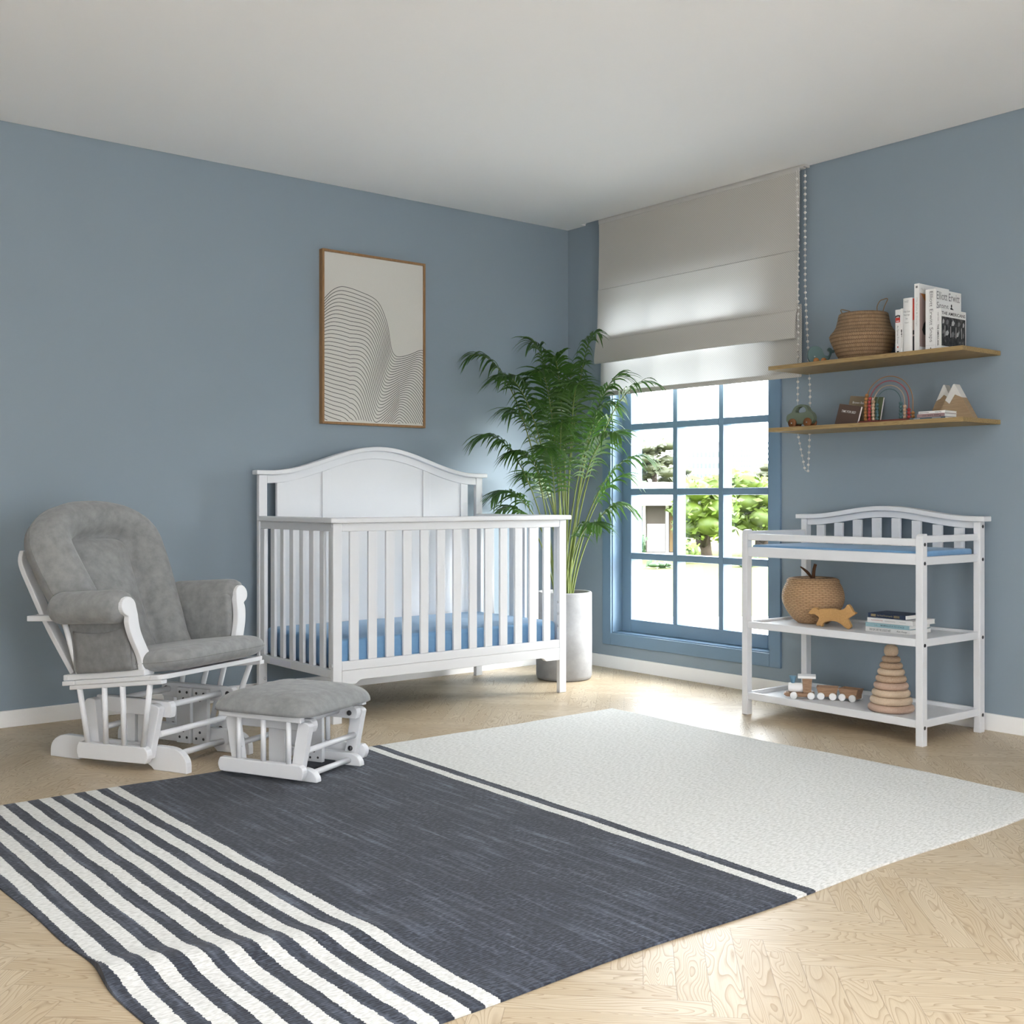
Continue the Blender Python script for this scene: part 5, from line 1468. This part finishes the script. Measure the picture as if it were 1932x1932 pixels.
    B('window', .40, .78, -.03, -.004, .12, .72, 'bwhite'); B('curtain', .88, 1.22, -.03, -.004, .12, .95, 'curt'); B('plinth', .25, L, -.05, -.002, 0, .10, 'bwhite')
    # white tower block far away
    def block(label, px0, px1, d, top_py, rows, cols, seed, wins=True):
        sc = d / FPX; a = gp(px0, d, GZ); b = gp(px1, d, GZ); ang = math.atan2((b - a).y, (b - a).x); L = (b - a).length; Hh = (939 - top_py) * sc + .986 - GZ
        t = thing('tower_block', label, 'building', a, ang, 'white buildings beyond the park')
        mb = MB(); mb.box(0, L, 0, L * .8, 0, Hh); mb.build('wall', M['bwhite'], t)
        mb = MB(); mb.box(-L * .02, L * 1.02, -L * .02, L * .82, Hh, Hh * 1.02); mb.build('roof', M['bwhite'], t)
        if wins:
            fh = Hh * .55 / rows
            for r in range(rows):
                z = Hh * .40 + fh * r
                for c in range(cols):
                    u = L * (.04 + .92 * c / cols); mb = MB(); mb.box(u, u + L * .92 / cols * .62, -.06, -.005, z, z + fh * .48); mb.build('window', M['bglass'], t)
    block('white tower block with rows of blue windows behind the trees', 1371, 1420, 230, 826, 7, 9, 1)
    block('plain white lower building left of the tower block', 1296, 1362, 250, 836, 3, 8, 2)
    # the tower's receding right-hand wing
    block('paler white wing standing right of the windowed tower', 1421, 1490, 236, 822, 7, 8, 3)
outside()

# ------------------------------------------------------------------ light
w = bpy.data.worlds.new('sky'); scene.world = w; w.use_nodes = True
nt = w.node_tree; nt.nodes.clear()
o = nt.nodes.new('ShaderNodeOutputWorld'); bg = nt.nodes.new('ShaderNodeBackground')
tc = nt.nodes.new('ShaderNodeTexCoord'); sp = nt.nodes.new('ShaderNodeSeparateXYZ'); nt.links.new(tc.outputs['Generated'], sp.inputs[0])
rp = nt.nodes.new('ShaderNodeMapRange'); rp.inputs['From Min'].default_value = .02; rp.inputs['From Max'].default_value = .75; rp.inputs['To Min'].default_value = 8.0; rp.inputs['To Max'].default_value = 8.4
nt.links.new(sp.outputs[2], rp.inputs[0]); nt.links.new(rp.outputs[0], bg.inputs[1])   # hazy sky, brighter overhead
bg.inputs[0].default_value = (.955, .975, 1.0, 1)
nt.links.new(bg.outputs[0], o.inputs[0])
s = bpy.data.lights.new('sun', 'SUN'); s.energy = 8.5; s.angle = R(42); s.color = (1, .985, .96)
so = bpy.data.objects.new('sun', s); COL.objects.link(so)
so.rotation_euler = Vector((-.70, .58, -.37)).to_track_quat('-Z', 'Y').to_euler()

# ------------------------------------------------------------------ camera
cd = bpy.data.cameras.new('camera'); cam = bpy.data.objects.new('camera', cd); COL.objects.link(cam)
cd.sensor_width = 36; cd.sensor_fit = 'HORIZONTAL'; cd.lens = FPX / 1932 * 36; cd.shift_y = -27 / 1932.0; cd.clip_start = .05; cd.clip_end = 2000
cam.location = CAM
cam.rotation_euler = FW.to_track_quat('-Z', 'Y').to_euler()
scene.camera = cam
scene.view_settings.view_transform = 'Standard'; scene.view_settings.look = 'None'; scene.view_settings.gamma = 1; scene.view_settings.use_curve_mapping = False
scene.view_settings.exposure = 1.07
scene.cycles.max_bounces = 10; scene.cycles.diffuse_bounces = 6; scene.cycles.transparent_max_bounces = 12; scene.cycles.use_denoising = True
